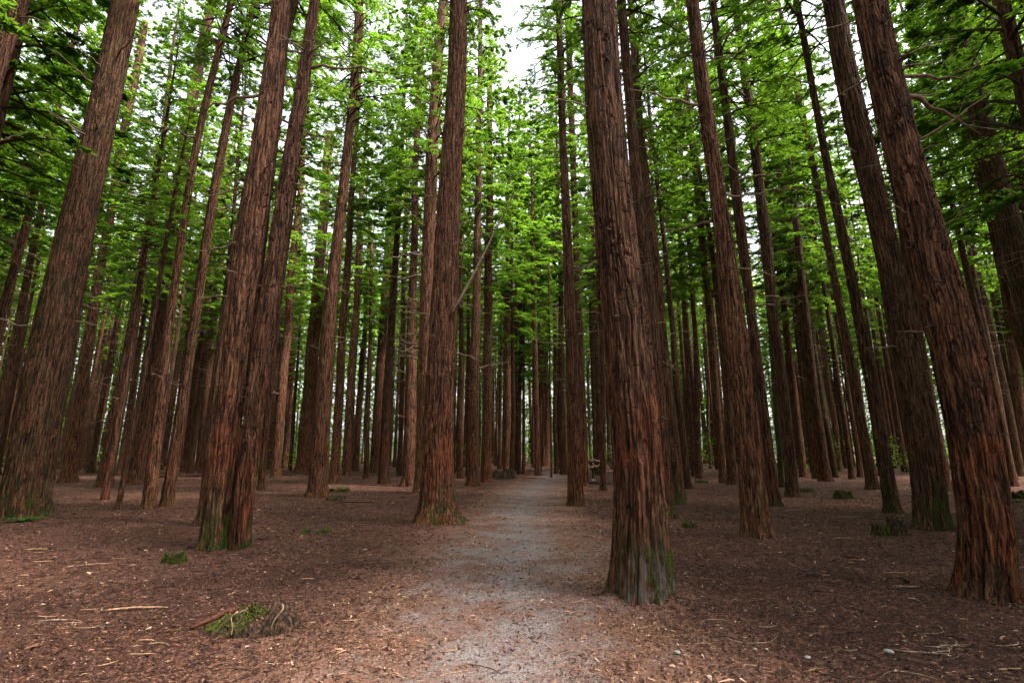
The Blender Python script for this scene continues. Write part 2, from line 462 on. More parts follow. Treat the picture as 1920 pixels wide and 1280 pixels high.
def crown_mesh(k, H=20.0, n_limb=90, per=60, leaf=.15, Lmax=3.0, twigs=24, lower=5.0):
    r = np.random.default_rng(500 + k)
    g = Geo()
    tones = []
    LB, LD, LU, LL, LW, TN = [], [], [], [], [], []
    gold = 2.39996
    for i in range(n_limb):
        u = (i + r.random()) / n_limb
        h = H * u ** 1.05
        prof = (1 - u) ** .75 * (0.55 + .45 * min(1, u / .12))
        L = Lmax * prof * r.uniform(.55, 1.15) + .35
        az = i * gold + r.uniform(-.5, .5)
        dirh = np.array([math.cos(az), math.sin(az), 0]); side = np.array([-dirh[1], dirh[0], 0])
        n = 7; s = np.linspace(0, 1, n)
        rise = r.uniform(-.05, .35) + .35 * u; droop = r.uniform(.25, .6) * (1 - .6 * u)
        pts = dirh * (s * L)[:, None] + side * (r.uniform(-.15, .15) * s ** 2 * L)[:, None]
        pts[:, 2] = h + L * (rise * s - droop * s ** 2)
        g.tube(pts, (.010 + .013 * L) * (1 - .85 * s) + .002, 3, 0, False)
        tones.append(np.full(3 * (n - 1), .5))
        clump = r.uniform(0, 1)
        m = int(per * (L / Lmax) * r.uniform(.6, 1.3)) + 8
        # branchlets
        nb = max(4, int(L * 5.5))
        sb = r.uniform(.32, 1.0, nb); sg = r.choice([-1, 1], nb)
        lb = r.uniform(.25, .7, nb) * (1.15 - .6 * sb) * min(1.2, .4 + .3 * L)
        t = r.random(m); bi = r.integers(0, nb, m)
        P = np.stack([np.interp(sb[bi], s, pts[:, c]) for c in range(3)], 1)
        bd = side * sg[bi][:, None] + dirh * .75 + np.array([0, 0, 1]) * r.uniform(-.35, .15, nb)[bi][:, None]
        bd /= np.linalg.norm(bd, axis=1)[:, None]
        base = P + bd * (lb[bi] * t)[:, None] + np.array([0, 0, -.22]) * (lb[bi] * t ** 2)[:, None] + r.normal(0, .022, (m, 3))
        sgn = r.choice([-1, 1], m)[:, None]
        perp = np.cross(bd, [0, 0, 1])
        ld = bd * .8 + perp * sgn * r.uniform(.3, 1, m)[:, None] + r.normal(0, .25, (m, 3))
        up = np.array([0, 0, 1]) + r.normal(0, .38, (m, 3))
        LB.append(base); LD.append(ld); LU.append(up)
        LL.append(leaf * r.uniform(.6, 1.35, m)); LW.append(leaf * .19 * r.uniform(.7, 1.3, m))
        TN.append(np.clip(-.05 + .85 * clump + r.normal(0, .20, m), 0, 1))
    # bare lower twigs
    for i in range(twigs):
        h = -lower * r.random() ** 1.0; az = r.uniform(0, 6.28); L = r.uniform(.4, 1.5)
        s = np.linspace(0, 1, 5)
        d = np.array([math.cos(az), math.sin(az), 0])
        pts = d * (s * L)[:, None]; pts[:, 2] = h + L * (r.uniform(-.15, .35) * s - r.uniform(-.2, .4) * s ** 2)
        g.tube(pts, .011 * (1 - .8 * s) + .002, 3, 2, False); tones.append(np.full(3 * 4, .5))
    V, Fq = leaf_faces(np.vstack(LB), np.vstack(LD), np.vstack(LU), np.concatenate(LL)[:, None], np.concatenate(LW)[:, None])
    g.add(V, Fq, 1); tones.append(np.concatenate(TN))
    return mesh_np('crown', np.vstack(g.v), np.vstack(g.f), [LIMB, LEAF, TWIG], np.concatenate(g.m), False, {'tone': ('FACE', np.concatenate(tones))})

CROWN_NEAR = [crown_mesh(k, 20, 135, 1150, .078, 3.2, 14, 4.0) for k in range(4)]
CROWN_FAR = [crown_mesh(10 + k, 20, 120, 780, .135, 3.1, 40, 7.0) for k in range(5)]
print('near crown faces', len(CROWN_NEAR[0].polygons), 'far', len(CROWN_FAR[0].polygons))

# ------------------------------------------------------------------ the trees measured in the photograph
# (samples [(image row, centre, width)], first is the ground contact), options, label
GROVE = 'redwood trees of the grove'
TREES = [
 # hero trees
 ([(1140,1203,112),(1050,1203,110),(900,1197,97),(800,1193,95),(600,1174,88),(430,1152,78),(215,1134,73),(0,1121,67)], dict(hero=2, red=1.0, moss=.7, scuff=1.0, grey=.5, flare=.22, cs=.5, strips=[(.95, 1.35, 0, 1.0, 2600), (.1, .45, .25, .75, 500)]),
  'thickest redwood trunk standing beside the path right of centre, grey scuffed foot with bright moss'),
 ([(1130,1852,118),(1000,1846,110),(900,1838,108),(800,1824,104),(600,1777,101),(430,1730,84),(215,1676,74),(0,1631,69)], dict(hero=2, red=.9, moss=.35, scuff=0, grey=0, flare=.26, cs=1.3, cb=13),
  'very thick dark reddish redwood leaning along the right edge, nearest tree on that side'),
 ([(985,819,70),(900,822,60),(800,824,57),(600,831,52),(430,842,46),(215,852,39),(0,861,33)], dict(hero=1, red=.8, moss=1.2, scuff=0, grey=.6, flare=.42, branch=True, cs=.6),
  'thick straight redwood left of the path with flared green mossy foot and long dead branch'),
 ([(972,42,100),(800,68,94),(600,106,86),(430,145,75),(215,190,64),(0,234,58)], dict(hero=1, red=.1, moss=.9, moss_up=.4, grey=1, flare=.22, seam=(-1.35, 1, 14, .10), strips=[(.0, 1.1, 0, .5, 4500)], cs=1.2, cb=19),
  'very thick grey-brown furrowed redwood at the left edge with green ferns at its foot'),
 ([(1012,1420,56),(900,1412,52),(800,1397,49),(600,1380,44),(430,1352,34),(215,1325,29),(0,1299,25)], dict(hero=1, red=.5, moss=.5, grey=.3, flare=.28),
  'dark redwood with flared foot standing alone between thickest path trunk and the right trunks'),
 ([(993,1749,72),(900,1744,66),(800,1727,62),(600,1689,60),(430,1648,50),(215,1607,50),(0,1562,44)], dict(hero=1, red=.2, moss=.9, moss_up=.25, grey=.5, flare=.2, strips=[(.3, 1.3, 0, 1.3, 6000)], cb=17),
  'thick grey-brown redwood with green moss low on its right side, left of right edge trunk'),
 # middle ring
 ([(985,392,44),(600,424,36),(300,485,30),(0,548,24)], dict(red=.3, moss=.4), 'redwood mostly hidden behind the twin-stemmed trunk, its grey foot showing beside it'),
 ([(932,595,36),(800,601,31),(600,618,26),(430,637,21),(215,657,17),(0,675,15)], dict(hero=.6, red=.5, moss=.2, flare=.42), 'slim redwood with widely flared brown foot between twin trunk and the centre-left trunk'),
 ([(949,1079,31),(800,1077,29),(600,1072,23),(430,1061,17),(215,1054,14),(0,1049,12)], dict(hero=.6, red=.9, moss=.2, flare=.28, cs=.7), 'straight redwood at the right rim of the path with rusty lower trunk and dark foot'),
 ([(972,1250,38),(600,1224,30),(430,1198,27),(215,1182,20),(0,1165,18)], dict(hero=.6, red=.5, moss=.8), 'dark furrowed redwood close behind the thickest path trunk'),
 ([(945,1272,30),(800,1257,26),(600,1240,24),(430,1218,20),(215,1200,16),(0,1183,12)], dict(hero=.6, red=.2, moss=1.5, moss_up=.2), 'redwood with green mossy flared foot, second behind the thickest path trunk'),
 ([(948,1453,25),(600,1411,20),(430,1385,21),(215,1365,17),(0,1337,14)], dict(hero=.5, red=.7, moss=.6), 'redwood half hidden behind the lone dark flared trunk on the right'),
 ([(931,1486,26),(600,1461,20),(430,1430,21),(215,1404,18),(0,1379,10)], dict(hero=.5, red=.2, grey=1, moss=.3), 'greyish slim redwood with flared foot right of the half hidden trunk'),
 ([(962,1675,33),(800,1650,27),(600,1610,23),(430,1573,21),(215,1537,15),(0,1491,13)], dict(hero=.6, red=.1, grey=1, moss=.8), 'slim leaning redwood with pale upper bark, left of the mossy thick right trunk'),
 ([(905,126,33),(600,173,23),(430,204,19),(215,238,17),(0,284,14)], dict(hero=.4, red=.6), 'reddish redwood just right of the very thick left edge trunk'),
 ([(908,255,42),(600,294,30),(430,322,27),(215,354,24),(0,396,20)], dict(hero=.4, red=.1, grey=.2), 'dark broad redwood behind the thin pale pole on the left'),
 ([(912,768,28),(600,768,17),(430,777,13),(215,788,11),(0,795,8)], dict(hero=.4, red=.1), 'dark straight redwood left of centre with short flared foot'),
 ([(926,794,34),(600,792,24),(430,805,24),(215,819,22),(0,830,18)], dict(hero=.4, red=.1, dense_twigs=26), 'dark redwood close behind the centre-left trunk, dead twigs on its left'),
 ([(912,886,23),(600,891,17),(430,896,13),(215,899,10),(0,901,8)], dict(hero=.4, red=.6), 'slim reddish redwood left of the path, left one of the close pair'),
 ([(904,911,20),(600,914,16),(430,916,15),(215,920,11),(0,919,7)], dict(hero=.4, red=.9), 'rusty slim redwood left of the path, right one of that close pair'),
 ([(911,1097,14),(600,1085,13),(430,1077,12),(215,1071,12),(0,1064,11)], dict(hero=.3, red=.5), 'redwood close behind the rusty trunk at the right rim of the path'),
 ([(920,1131,12),(600,1127,10),(430,1120,8),(100,1100,6)], dict(hero=.3, red=.4, H=22), 'thin redwood pole between the dark-clothed person and the thickest path trunk'),
 ([(917,1637,25),(600,1583,16),(430,1540,14),(215,1508,12),(0,1458,7)], dict(hero=.3, red=.2, moss=.8), 'mossy-edged redwood behind the pale-barked leaning trunk'),
 ([(916,1289,16),(600,1260,11),(430,1241,8),(82,1206,4)], dict(red=.2), 'slim dark redwood right behind the green-footed trunk'),
 ([(912,1901,19),(600,1836,17),(430,1793,12),(215,1740,8),(0,1686,6)], dict(red=.1), 'dark slim redwood just behind the nearest right edge trunk'),
 ([(907,626,19),(600,643,15),(430,656,12),(215,672,8),(0,684,5)], dict(red=.1), 'dark redwood touching the right side of the slim trunk with widely flared foot'),
 ([(936,196,16),(600,250,12),(300,300,8)], dict(red=.4, H=22), 'slim dark redwood left of the thin pale pole'),
 ([(956,221,12),(600,276,10),(330,338,7)], dict(red=0, grey=1, H=14, thin=True), 'thin pale bare pole left of the twin grey trunks'),
 # outer ring
 ([(876,157,16),(600,199,11),(430,237,9),(228,270,6)], dict(), 'dark distant trunk between the reddish redwood and slim dark redwood on the left'),
 ([(872,193,22),(600,245,16),(315,303,6)], dict(H=24), 'dark distant trunk directly behind the slim dark redwood on the left'),
 ([(885,347,19),(600,383,15),(300,425,11)], dict(), 'black distant trunk left one of two beside the twin-stemmed trunk'),
 ([(883,374,18),(600,396,13),(300,430,9)], dict(), 'black distant trunk right one of two beside the twin-stemmed trunk'),
 ([(907,389,13),(600,410,9),(300,450,7)], dict(grey=1), 'thin pale trunk touching the left side of the twin-stemmed trunk'),
 ([(919,489,14),(600,517,13),(300,563,9),(100,590,7)], dict(moss=.3), 'slender trunk just right of the twin-stemmed trunk'),
 ([(895,516,19),(600,536,17),(262,572,9)], dict(), 'dark trunk second to the right of the twin-stemmed trunk'),
 ([(873,534,13),(600,549,9),(350,570,6)], dict(), 'distant dark trunk third to the right of the twin-stemmed trunk'),
 ([(883,545,5),(600,562,4),(400,575,3)], dict(H=17, thin=True), 'very thin dark pole left of the dark broad-footed redwood'),
 ([(887,567,28),(600,590,24),(450,602,20),(135,629,13)], dict(), 'dark broad-footed redwood just left of the slim flared redwood'),
 ([(892,651,16),(600,662,12),(430,676,8),(200,690,5)], dict(), 'dark trunk second to the right of the slim flared redwood'),
 ([(884,667,11),(600,677,9),(390,700,7)], dict(H=24), 'dark trunk third to the right of the slim flared redwood'),
 ([(897,686,11),(600,695,7),(400,701,5),(252,705,3)], dict(H=16, red=.5, thin=True), 'thin spire-tipped juvenile redwood left of centre, reddish at its foot'),
 ([(886,703,21),(600,718,16),(336,736,10)], dict(), 'dark trunk right of the thin spire-tipped juvenile redwood'),
 ([(888,722,10),(600,727,9),(380,742,6)], dict(), 'slim dark trunk between two darker trunks left of the centre-left redwood'),
 ([(892,749,9),(600,748,8),(300,765,6)], dict(), 'slim dark trunk just left of the straight dark redwood with short flared foot'),
 ([(897,863,11),(600,862,9),(430,868,7),(200,872,5)], dict(red=.3), 'thin dark trunk touching the right side of the centre-left redwood'),
 ([(893,877,8),(600,878,6),(350,880,4)], dict(), 'thin dark trunk just left of the close slim pair by the path'),
 ([(892,952,17),(600,956,16),(405,952,8)], dict(H=33, cb=14, cs=1.2), 'dark broad trunk standing where the path bends away, on its left side'),
 ([(889,973,8),(600,974,7),(420,975,4)], dict(H=19), 'thin trunk just right of the dark broad trunk at the path bend'),
 ([(889,981,5),(600,983,4),(430,984,3)], dict(H=18), 'thinnest trunk of the pair at the path bend'),
 ([(892,1008,12),(600,1001,9),(400,998,6)], dict(H=33, cb=14, cs=1.2), 'slim dark trunk on the left rim of the path at its far bend'),
 ([(883,1013,6),(600,1011,6),(400,1009,4)], dict(H=21), 'thin far trunk touching the slim dark trunk at the far bend'),
 ([(875,1024,14),(600,1024,11),(420,1023,7)], dict(H=46, cb=18, cs=1.6), 'broad far trunk behind the path where it vanishes'),
 ([(895,1034,4),(600,1030,3.5),(430,1028,3)], dict(H=15, thin=True), 'very thin bare pole at the far end of the path'),
 ([(888,1043,9),(600,1039,6),(420,1037,5)], dict(H=33, cb=14), 'slim dark trunk just right of the very thin bare pole'),
 ([(890,1057,13),(600,1051,9),(400,1047,7)], dict(H=38, cb=15, cs=1.2), 'dark trunk at the far right rim of the path beside the rusty trunk'),
 ([(886,1116,9),(600,1110,9),(400,1105,7)], dict(H=26), 'dark trunk behind the person in dark clothes'),
 ([(893,1302,10),(600,1287,8),(300,1262,6)], dict(), 'slim dark trunk first to the right of the trunks behind the thickest one'),
 ([(897,1310,13),(600,1303,9),(400,1285,7),(230,1272,6)], dict(), 'slim dark trunk second to the right of the trunks behind the thickest one'),
 ([(878,1332,6),(600,1321,6),(400,1310,4)], dict(), 'far thin trunk right of the two slim dark trunks behind the thickest one'),
 ([(906,1357,16),(600,1334,14),(370,1307,13),(215,1290,11),(0,1272,8)], dict(red=.3), 'dark trunk left one of two just left of the lone dark flared trunk'),
 ([(909,1373,20),(600,1350,15),(430,1330,10),(370,1318,8)], dict(), 'dark trunk right one of two just left of the lone dark flared trunk'),
 ([(914,1465,11),(600,1447,11),(430,1425,9),(200,1400,7)], dict(moss=2, moss_up=1.3), 'slim trunk covered in bright green moss all the way up'),
 ([(895,1507,16),(600,1477,13),(430,1444,11),(215,1420,9)], dict(red=.4), 'brown trunk just right of the greyish slim redwood with dead side twigs'),
 ([(898,1535,23),(600,1503,18),(430,1477,16),(215,1448,13),(74,1418,9)], dict(red=.3), 'brown redwood with flared foot, second to the right of the greyish slim redwood'),
 ([(895,1567,12),(600,1519,8),(430,1495,7),(200,1462,5)], dict(moss=1.2, moss_up=1), 'slim trunk with pale mossy edge leaning left, right of the flared brown redwood'),
 ([(882,1574,14),(600,1543,12),(300,1500,8)], dict(moss=.8, moss_up=.6), 'far dark mossy trunk just right of the trunk with pale mossy edge'),
 ([(898,1598,12),(600,1559,9),(430,1520,6),(200,1480,4)], dict(), 'slim reddish trunk left of the trunk with mossy edge behind the pale leaning one'),
 ([(895,1615,13),(600,1575,10),(400,1535,8)], dict(), 'slim dark trunk touching the trunk with mossy edge behind the pale leaning one'),
 ([(873,1690,17),(600,1647,15),(400,1612,12),(200,1580,9)], dict(red=.3), 'far reddish broad trunk seen left of the thick mossy right trunk'),
 # edge trees with their foot outside the frame
 ([(940,2030,66),(430,1895,54),(215,1835,48),(0,1784,42)], dict(hero=.5, moss=.8, moss_up=.6, grey=1), 'thick mossy grey redwood crossing the upper right corner with broken side branches'),
 ([(925,1985,34),(600,1905,26),(430,1863,23),(215,1811,19),(0,1749,16)], dict(hero=.4, moss=.4, grey=1), 'slim pale-patched redwood crossing the upper right in front of the mossy grey one'),
 ([(960,2190,58),(430,2000,42),(215,1925,38),(0,1873,33)], dict(hero=.3), 'dark trunk cutting the top right corner of the view'),
 ([(925,2080,26),(430,1950,20),(215,1883,20),(0,1838,13)], dict(), 'slim trunk between mossy grey redwood and top right corner trunk'),
 ([(890,1928,26),(600,1893,18),(430,1868,14)], dict(), 'dark trunk at the right border behind the slim pale-patched one'),
 ([(1000,-262,78),(430,-110,50),(100,12,38),(0,34,36)], dict(hero=.4), 'dark thick trunk cutting the top left corner of the view'),
 ([(930,-85,30),(600,3,22),(430,50,18),(370,67,16),(185,111,13),(0,158,11)], dict(hero=.4, grey=1), 'slim greyish redwood leaning across the left border above the ferns'),
 ([(900,-27,24),(600,32,18),(430,68,14),(200,112,10)], dict(), 'dark trunk between left border and the very thick grey-brown redwood'),
 ([(905,-58,28),(600,5,20),(430,40,15)], dict(), 'dark trunk at the left border, low behind the slim greyish redwood'),
]
TWINS = [
 (([(1033,405,66),(900,418,58),(800,427,52),(600,450,62),(430,478,57),(215,506,52),(0,527,36)], [(1033,450,38),(900,462,40),(800,469,40),(600,498,40),(430,526,36),(215,556,30),(0,591,21)]),
  dict(hero=1, red=1.1, moss=1.1, grey=.3, flare=.16, seam=(.55, .1, 4.2, .09), strips=[(.40, .75, 0, 2.3, 5000), (-1.1, -.6, 0, .5, 1200)]), 'big twin-stemmed redwood left of the path, two fused trunks with mossy cleft between'),
 (([(955,279,30),(800,296,24),(600,316,18),(403,346,16),(215,383,15),(0,433,13)], [(950,312,28),(800,332,22),(600,362,20),(403,400,19),(215,427,16),(0,480,12)]),
  dict(hero=.5, red=.4, grey=.7, moss=.7, flare=.22), 'twin grey-brown redwood stems joined at a mossy foot on the left'),
]

ALL_TREES = []          # (x, y, radius) for spacing
def solve(samples):
    """pixel measurements -> base point, lateral axis, heights, lateral offsets, radii"""
    y0, x0, w0 = samples[0]
    g = ground_at(x0, y0)
    d = g.length
    cosa = g.y / d
    depth = ray(x0, y0)
    t = g.y / depth.y
    r0 = w0 / 2 * t * cosa / F_PX
    n = g.normalized()
    base = g + n * r0 * 1.15
    lat = Vector((n.y, -n.x, 0))
    hs_, us, rs = [0.0], [0.0], [r0]
    for (y, x, w) in samples[1:]:
        rr = ray(x, y)
        t = base.dot(n) / rr.dot(n)
        P = Vector((0, 0, CAM_H)) + rr * t
        hs_.append(P.z); us.append((P - base).dot(lat)); rs.append(w / 2 * t * cosa / F_PX)
    return base, lat, n, np.array(hs_), np.array(us), np.array(rs)

def axis_fn(hs_, us, rs, H):
    deg = 4 if len(hs_) >= 8 else 3 if len(hs_) >= 6 else 2 if len(hs_) >= 4 else 1
    w = np.ones(len(hs_)); w[0] = 4
    c = np.polyfit(hs_, us, deg, w=w) if len(hs_) > deg else np.polyfit(hs_, us, 1)
    top = hs_[-1]
    der = np.polyder(c)
    def u(z):
        z = np.asarray(z, float); zc = np.clip(z, 0, top)
        return np.polyval(c, zc) - c[-1] + (z - zc) * np.polyval(der, top) * np.exp(-np.clip(z - top, 0, None) / 60)
    def r(z):
        z = np.asarray(z, float)
        a = np.interp(z, hs_, rs)
        tl = np.clip((z - top) / max(H - top, 1), 0, 1)
        return np.maximum(np.where(z > top, rs[-1] * (1 - tl) ** .8, a), .012)
    return u, r

def rows(H, step, fine_to):
    a = np.arange(-.12, min(fine_to, H), step)
    b = np.linspace(a[-1] + step * 2, H, max(6, int((H - a[-1]) / .8)))
    return np.concatenate([a, b])

trng = random.Random(21)
def make_tree(name, stems, opt, label, idx, group=GROVE):
    sol = [solve(s) for s in stems]
    base = sol[0][0].copy()
    d = base.length
    H = opt.get('H', trng.uniform(29, 36))
    root = thing(name, (base.x, base.y, 0), label, 'tree', group)
    hero = opt.get('hero', 0)
    for si, (b, lat, n, hs_, us, rs) in enumerate(sol):
        H = max(H, 14)
        uf, rf = axis_fn(hs_, us, rs, H)
        vis = 1.7 + d * 1.08
        if hero >= 2: zs, nth = rows(H, .018, min(vis + .4, 9)), 230
        elif hero >= 1: zs, nth = rows(H, .03, min(vis + .5, 16)), 130
        elif hero > 0: zs, nth = rows(H, .07, min(vis, 20)), 48
        else: zs, nth = rows(H, .35, 24), 20
        seed = idx * 1.37 + si * 11.1
        wob = .012 * d * .25
        wu = wob * perlin(zs * .22, seed, .5) * np.clip(zs / 4, 0, 1)
        wn = 1.5 * wob * perlin(zs * .18, seed, 7.5) * np.clip(zs / 4, 0, 1)
        u = uf(zs) + wu
        off = b - base
        cx = off.x + lat.x * u + n.x * wn
        cy = off.y + lat.y * u + n.y * wn
        rr = rf(zs)
        scars = None
        if hero:
            nsc = int(30 * hero + 12)
            scars = [(trng.uniform(0, 6.28), trng.uniform(1.7, 14), trng.uniform(.030, .060)) for _ in range(nsc * 2)]
        seam = opt.get('seam')
        if seam:
            ang = math.atan2(-n.y, -n.x)
            seam = (ang + seam[0] + 1.5 * 0, *seam[1:]) if si == 0 else None
        V, Fq = trunk_mesh(zs, cx, cy, rr, nth, hero if hero < 1 else 1.0, seed, opt.get('flare', .3), 5 + idx % 3, scars, seam)
        tr = link('trunk', mesh_np('trunk', V, Fq, BARK), root)
        for k in ('red', 'moss', 'grey', 'scuff', 'moss_up'): tr[k] = float(opt.get(k, 0.3 if k in ('red', 'grey') else 0))
        tr['shaded'] = 0.0 if hero >= 1 or len(sol) > 1 else float(np.clip((.30 - rs[0]) / .15, 0, 1))       # slim trees get darker bark colour, deep-grove shade painted in
        for (a0, a1, z0, z1, cnt) in (opt.get('strips', []) if si == 0 else []):
            tw = math.atan2(-n.y, -n.x)
            k = np.searchsorted(zs, [z0, z1])
            A = V.reshape(len(zs), nth, 3)[k[0]:k[1]]
            ctr = np.stack([cx[k[0]:k[1]], cy[k[0]:k[1]]], 1)[:, None]
            ang = (np.arctan2(A[..., 1] - ctr[..., 1], A[..., 0] - ctr[..., 0]) - tw + np.pi) % (2 * np.pi) - np.pi
            env = (A[..., 2] - z0) / (z1 - z0)
            ok = (ang > a0) & (ang < a1) & (perlin(A[..., 0] * 9, A[..., 1] * 9, A[..., 2] * 4) > .0 + .30 * env)
            Pt = A[ok]; Nn = (A - np.concatenate([ctr + 0 * A[..., :2], A[..., 2:]], -1))[ok]
            if len(Pt) < 20: continue
            r_ = np.random.default_rng(idx)
            pk = r_.integers(0, len(Pt), cnt); Nn = Nn[pk] / (np.linalg.norm(Nn[pk], axis=1)[:, None] + 1e-6)
            Bm = Pt[pk] + Nn * .001 + r_.normal(0, .004, (cnt, 3))
            Dm = Nn * .6 + r_.normal(0, .6, (cnt, 3))
            Vm, Fm = leaf_faces(Bm, Dm, Nn + r_.normal(0, .4, (cnt, 3)), .010 * r_.uniform(.6, 1.5, cnt)[:, None], .0035 * r_.uniform(.6, 1.5, cnt)[:, None])
            link('moss', mesh_np('moss', Vm, Fm, MOSSLEAF, smooth=False, attrs={'tone': ('FACE', r_.random(cnt))}), root)
        # dead branches and stubs
        rnd = random.Random(idx * 31 + si)
        def at_trunk(z, az):
            uu = float(uf(z)); rad = float(rf(z))
            return Vector((off.x + lat.x * uu + math.cos(az) * rad * .9, off.y + lat.y * uu + math.sin(az) * rad * .9, z))
        if not opt.get('thin'):
            if d < 13: nb = 24
            elif d < 24: nb = 20
            elif d < 34: nb = 12
            else: nb = 5
            if len(sol) > 1: nb = nb * 2 // 3
            zlo = 3.2 if d < 10 else 3.5
            zhi = min(vis, 16)
            for q in range(nb + opt.get('dense_twigs', 0)):
                z = rnd.uniform(zlo, zhi) if q < nb else rnd.uniform(4, 11)
                toward = math.atan2(-base.y, -base.x)
                az = rnd.uniform(0, 6.28) if q < nb else toward - math.pi / 2 + rnd.uniform(-.5, .5)
                L = rnd.uniform(.35, 1.1) * (1.0 if rnd.random() < .75 else 1.7) * (.6 if z < 5 else 1)
                if d < 8: L *= .4
                e = link('dead_branch', DEAD[rnd.randrange(9)], root, at_trunk(z, az), (rnd.uniform(-3, 3), rnd.uniform(-.35, .25), az), (L, L, L) if q < nb else (L, L * 1.9, L * 1.9))
            if d < 16:
                for q in range(22):
                    z = rnd.uniform(1.8, zhi); az = math.atan2(-base.y, -base.x) + rnd.uniform(-1.6, 1.6)
                    s = rnd.uniform(.35, 1.2)
                    link('branch_stub', STUB[q % 3], root, at_trunk(z, az), (rnd.uniform(0, 6), rnd.uniform(-.4, .4), az), (s, s, s))
        if opt.get('branch'):
            g = Geo(); s = np.linspace(0, 1, 12)
            z0, z1 = 5.3, 9.0
            p0 = at_trunk(z0, -.6)
            pts = np.stack([p0.x + 1.75 * s + .07 * np.sin(s * 5), p0.y - .15 + .25 * s, z0 + (z1 - z0) * s + .12 * np.sin(s * 4)], 1)
            g.tube(pts, .038 * (1 - .85 * s) + .004, 7)
            for q in (4, 6, 7, 9, 10):
                t = np.linspace(0, 1, 4)[:, None]
                dd = np.array([rnd.uniform(-.3, .5), rnd.uniform(-.2, .2), rnd.uniform(.2, .5)]) * rnd.uniform(.5, 1.1)
                g.tube(pts[q] + dd * t, np.array([.009, .007, .004, .002]), 4)
            link('dead_branch', g.build('long_dead_branch', TWIG), root)
        # crown
        cb = opt.get('cb')
        if cb is None:
            cb = (H * .40 if H < 26 else (13.5 if d < 9 else trng.uniform(14.0, 16.5) if d < 20 else trng.uniform(13, 17.0) if d < 30 else trng.uniform(11, 15.5)))
            if opt.get('thin'): cb = H * .62
        scz = (H - cb) / 20.0 * .99
        scx = opt.get('cs', 1.0) * trng.uniform(.85, 1.1) * (1.0 if H > 26 else .72)
        if opt.get('thin'): scx = .35
        meshes = CROWN_NEAR if d < 26 else CROWN_FAR
        uu = float(uf(cb)); slope = float(uf(H) - uf(cb)) / (H - cb)
        cr = link('crown', meshes[trng.randrange(len(meshes))], root, (off.x + lat.x * uu, off.y + lat.y * uu, cb), (0, 0, 0), (scx, scx, scz))
        # lean the crown with its stem
        tilt = Matrix.Rotation(math.atan(slope), 4, Vector((-lat.y, lat.x, 0)))
        cr.rotation_euler = (tilt @ Matrix.Rotation(trng.uniform(0, 6.28), 4, 'Z')).to_euler()
        ALL_TREES.append((b.x, b.y, rs[0]))
    return root

for i, (s, o, l) in enumerate(TREES): make_tree('redwood_tree', [s], o, l, i + 1)
for i, (ss, o, l) in enumerate(TWINS): make_tree('redwood_tree', list(ss), o, l, 200 + i)
for i, (x, y, r) in enumerate(ALL_TREES): print('tree', i, 'd=%.1f r=%.2f x=%.1f' % (math.hypot(x, y), r, x))

MOUNDS = [t for t in ALL_TREES if math.hypot(t[0], t[1]) < 14]
build_ground(); build_path()

# ------------------------------------------------------------------ the farther rows of the plantation
def far_trunk(k):
    r = np.random.default_rng(900 + k)
    zs = np.concatenate([np.arange(-.1, 2, .4), np.linspace(2.5, 32, 34)])
    rad = .27 * np.clip(1 - zs / 33.5, .04, 1) ** .8
    cx = .22 * perlin(zs * .10, k * 3.3, .5) * np.clip(zs / 5, 0, 1); cy = .22 * perlin(zs * .10, k * 3.3, 5.5) * np.clip(zs / 5, 0, 1)
    V, Fq = trunk_mesh(zs, cx, cy, rad, 14, 0, k * 2.7, .3, 5)
    return mesh_np('trunk', V, Fq, BARK)
FAR_TRUNK = [far_trunk(k) for k in range(8)]
SECTORS = [(-60, -38, 'distant dark redwood trunk seen left of the very thick left edge trunk'),
           (-38, -27, 'distant dark redwood trunk seen between very thick left edge trunk and the twin-stemmed trunk'),
           (-27, -9.5, 'distant redwood trunk seen between twin-stemmed trunk and the centre-left mossy-footed trunk'),
           (-9.5, 5.5, 'distant redwood trunk seen beyond the bend where the path vanishes'),
           (5.5, 13.5, 'distant redwood trunk seen near the thickest path trunk'),
           (13.5, 24, 'distant redwood trunk seen around the lone dark flared trunk on the right'),
           (24, 37, 'distant redwood trunk seen left of the thick mossy right trunk'),
           (37, 60, 'distant redwood trunk seen around the nearest right edge trunk')]
frng = random.Random(5)
placed = [(x, y) for x, y, r in ALL_TREES]
count = 0
tries = 0
FORCED = [(0.3, 50), (4.7, 52), (2.5, 60), (1.2, 56), (3.9, 64)]
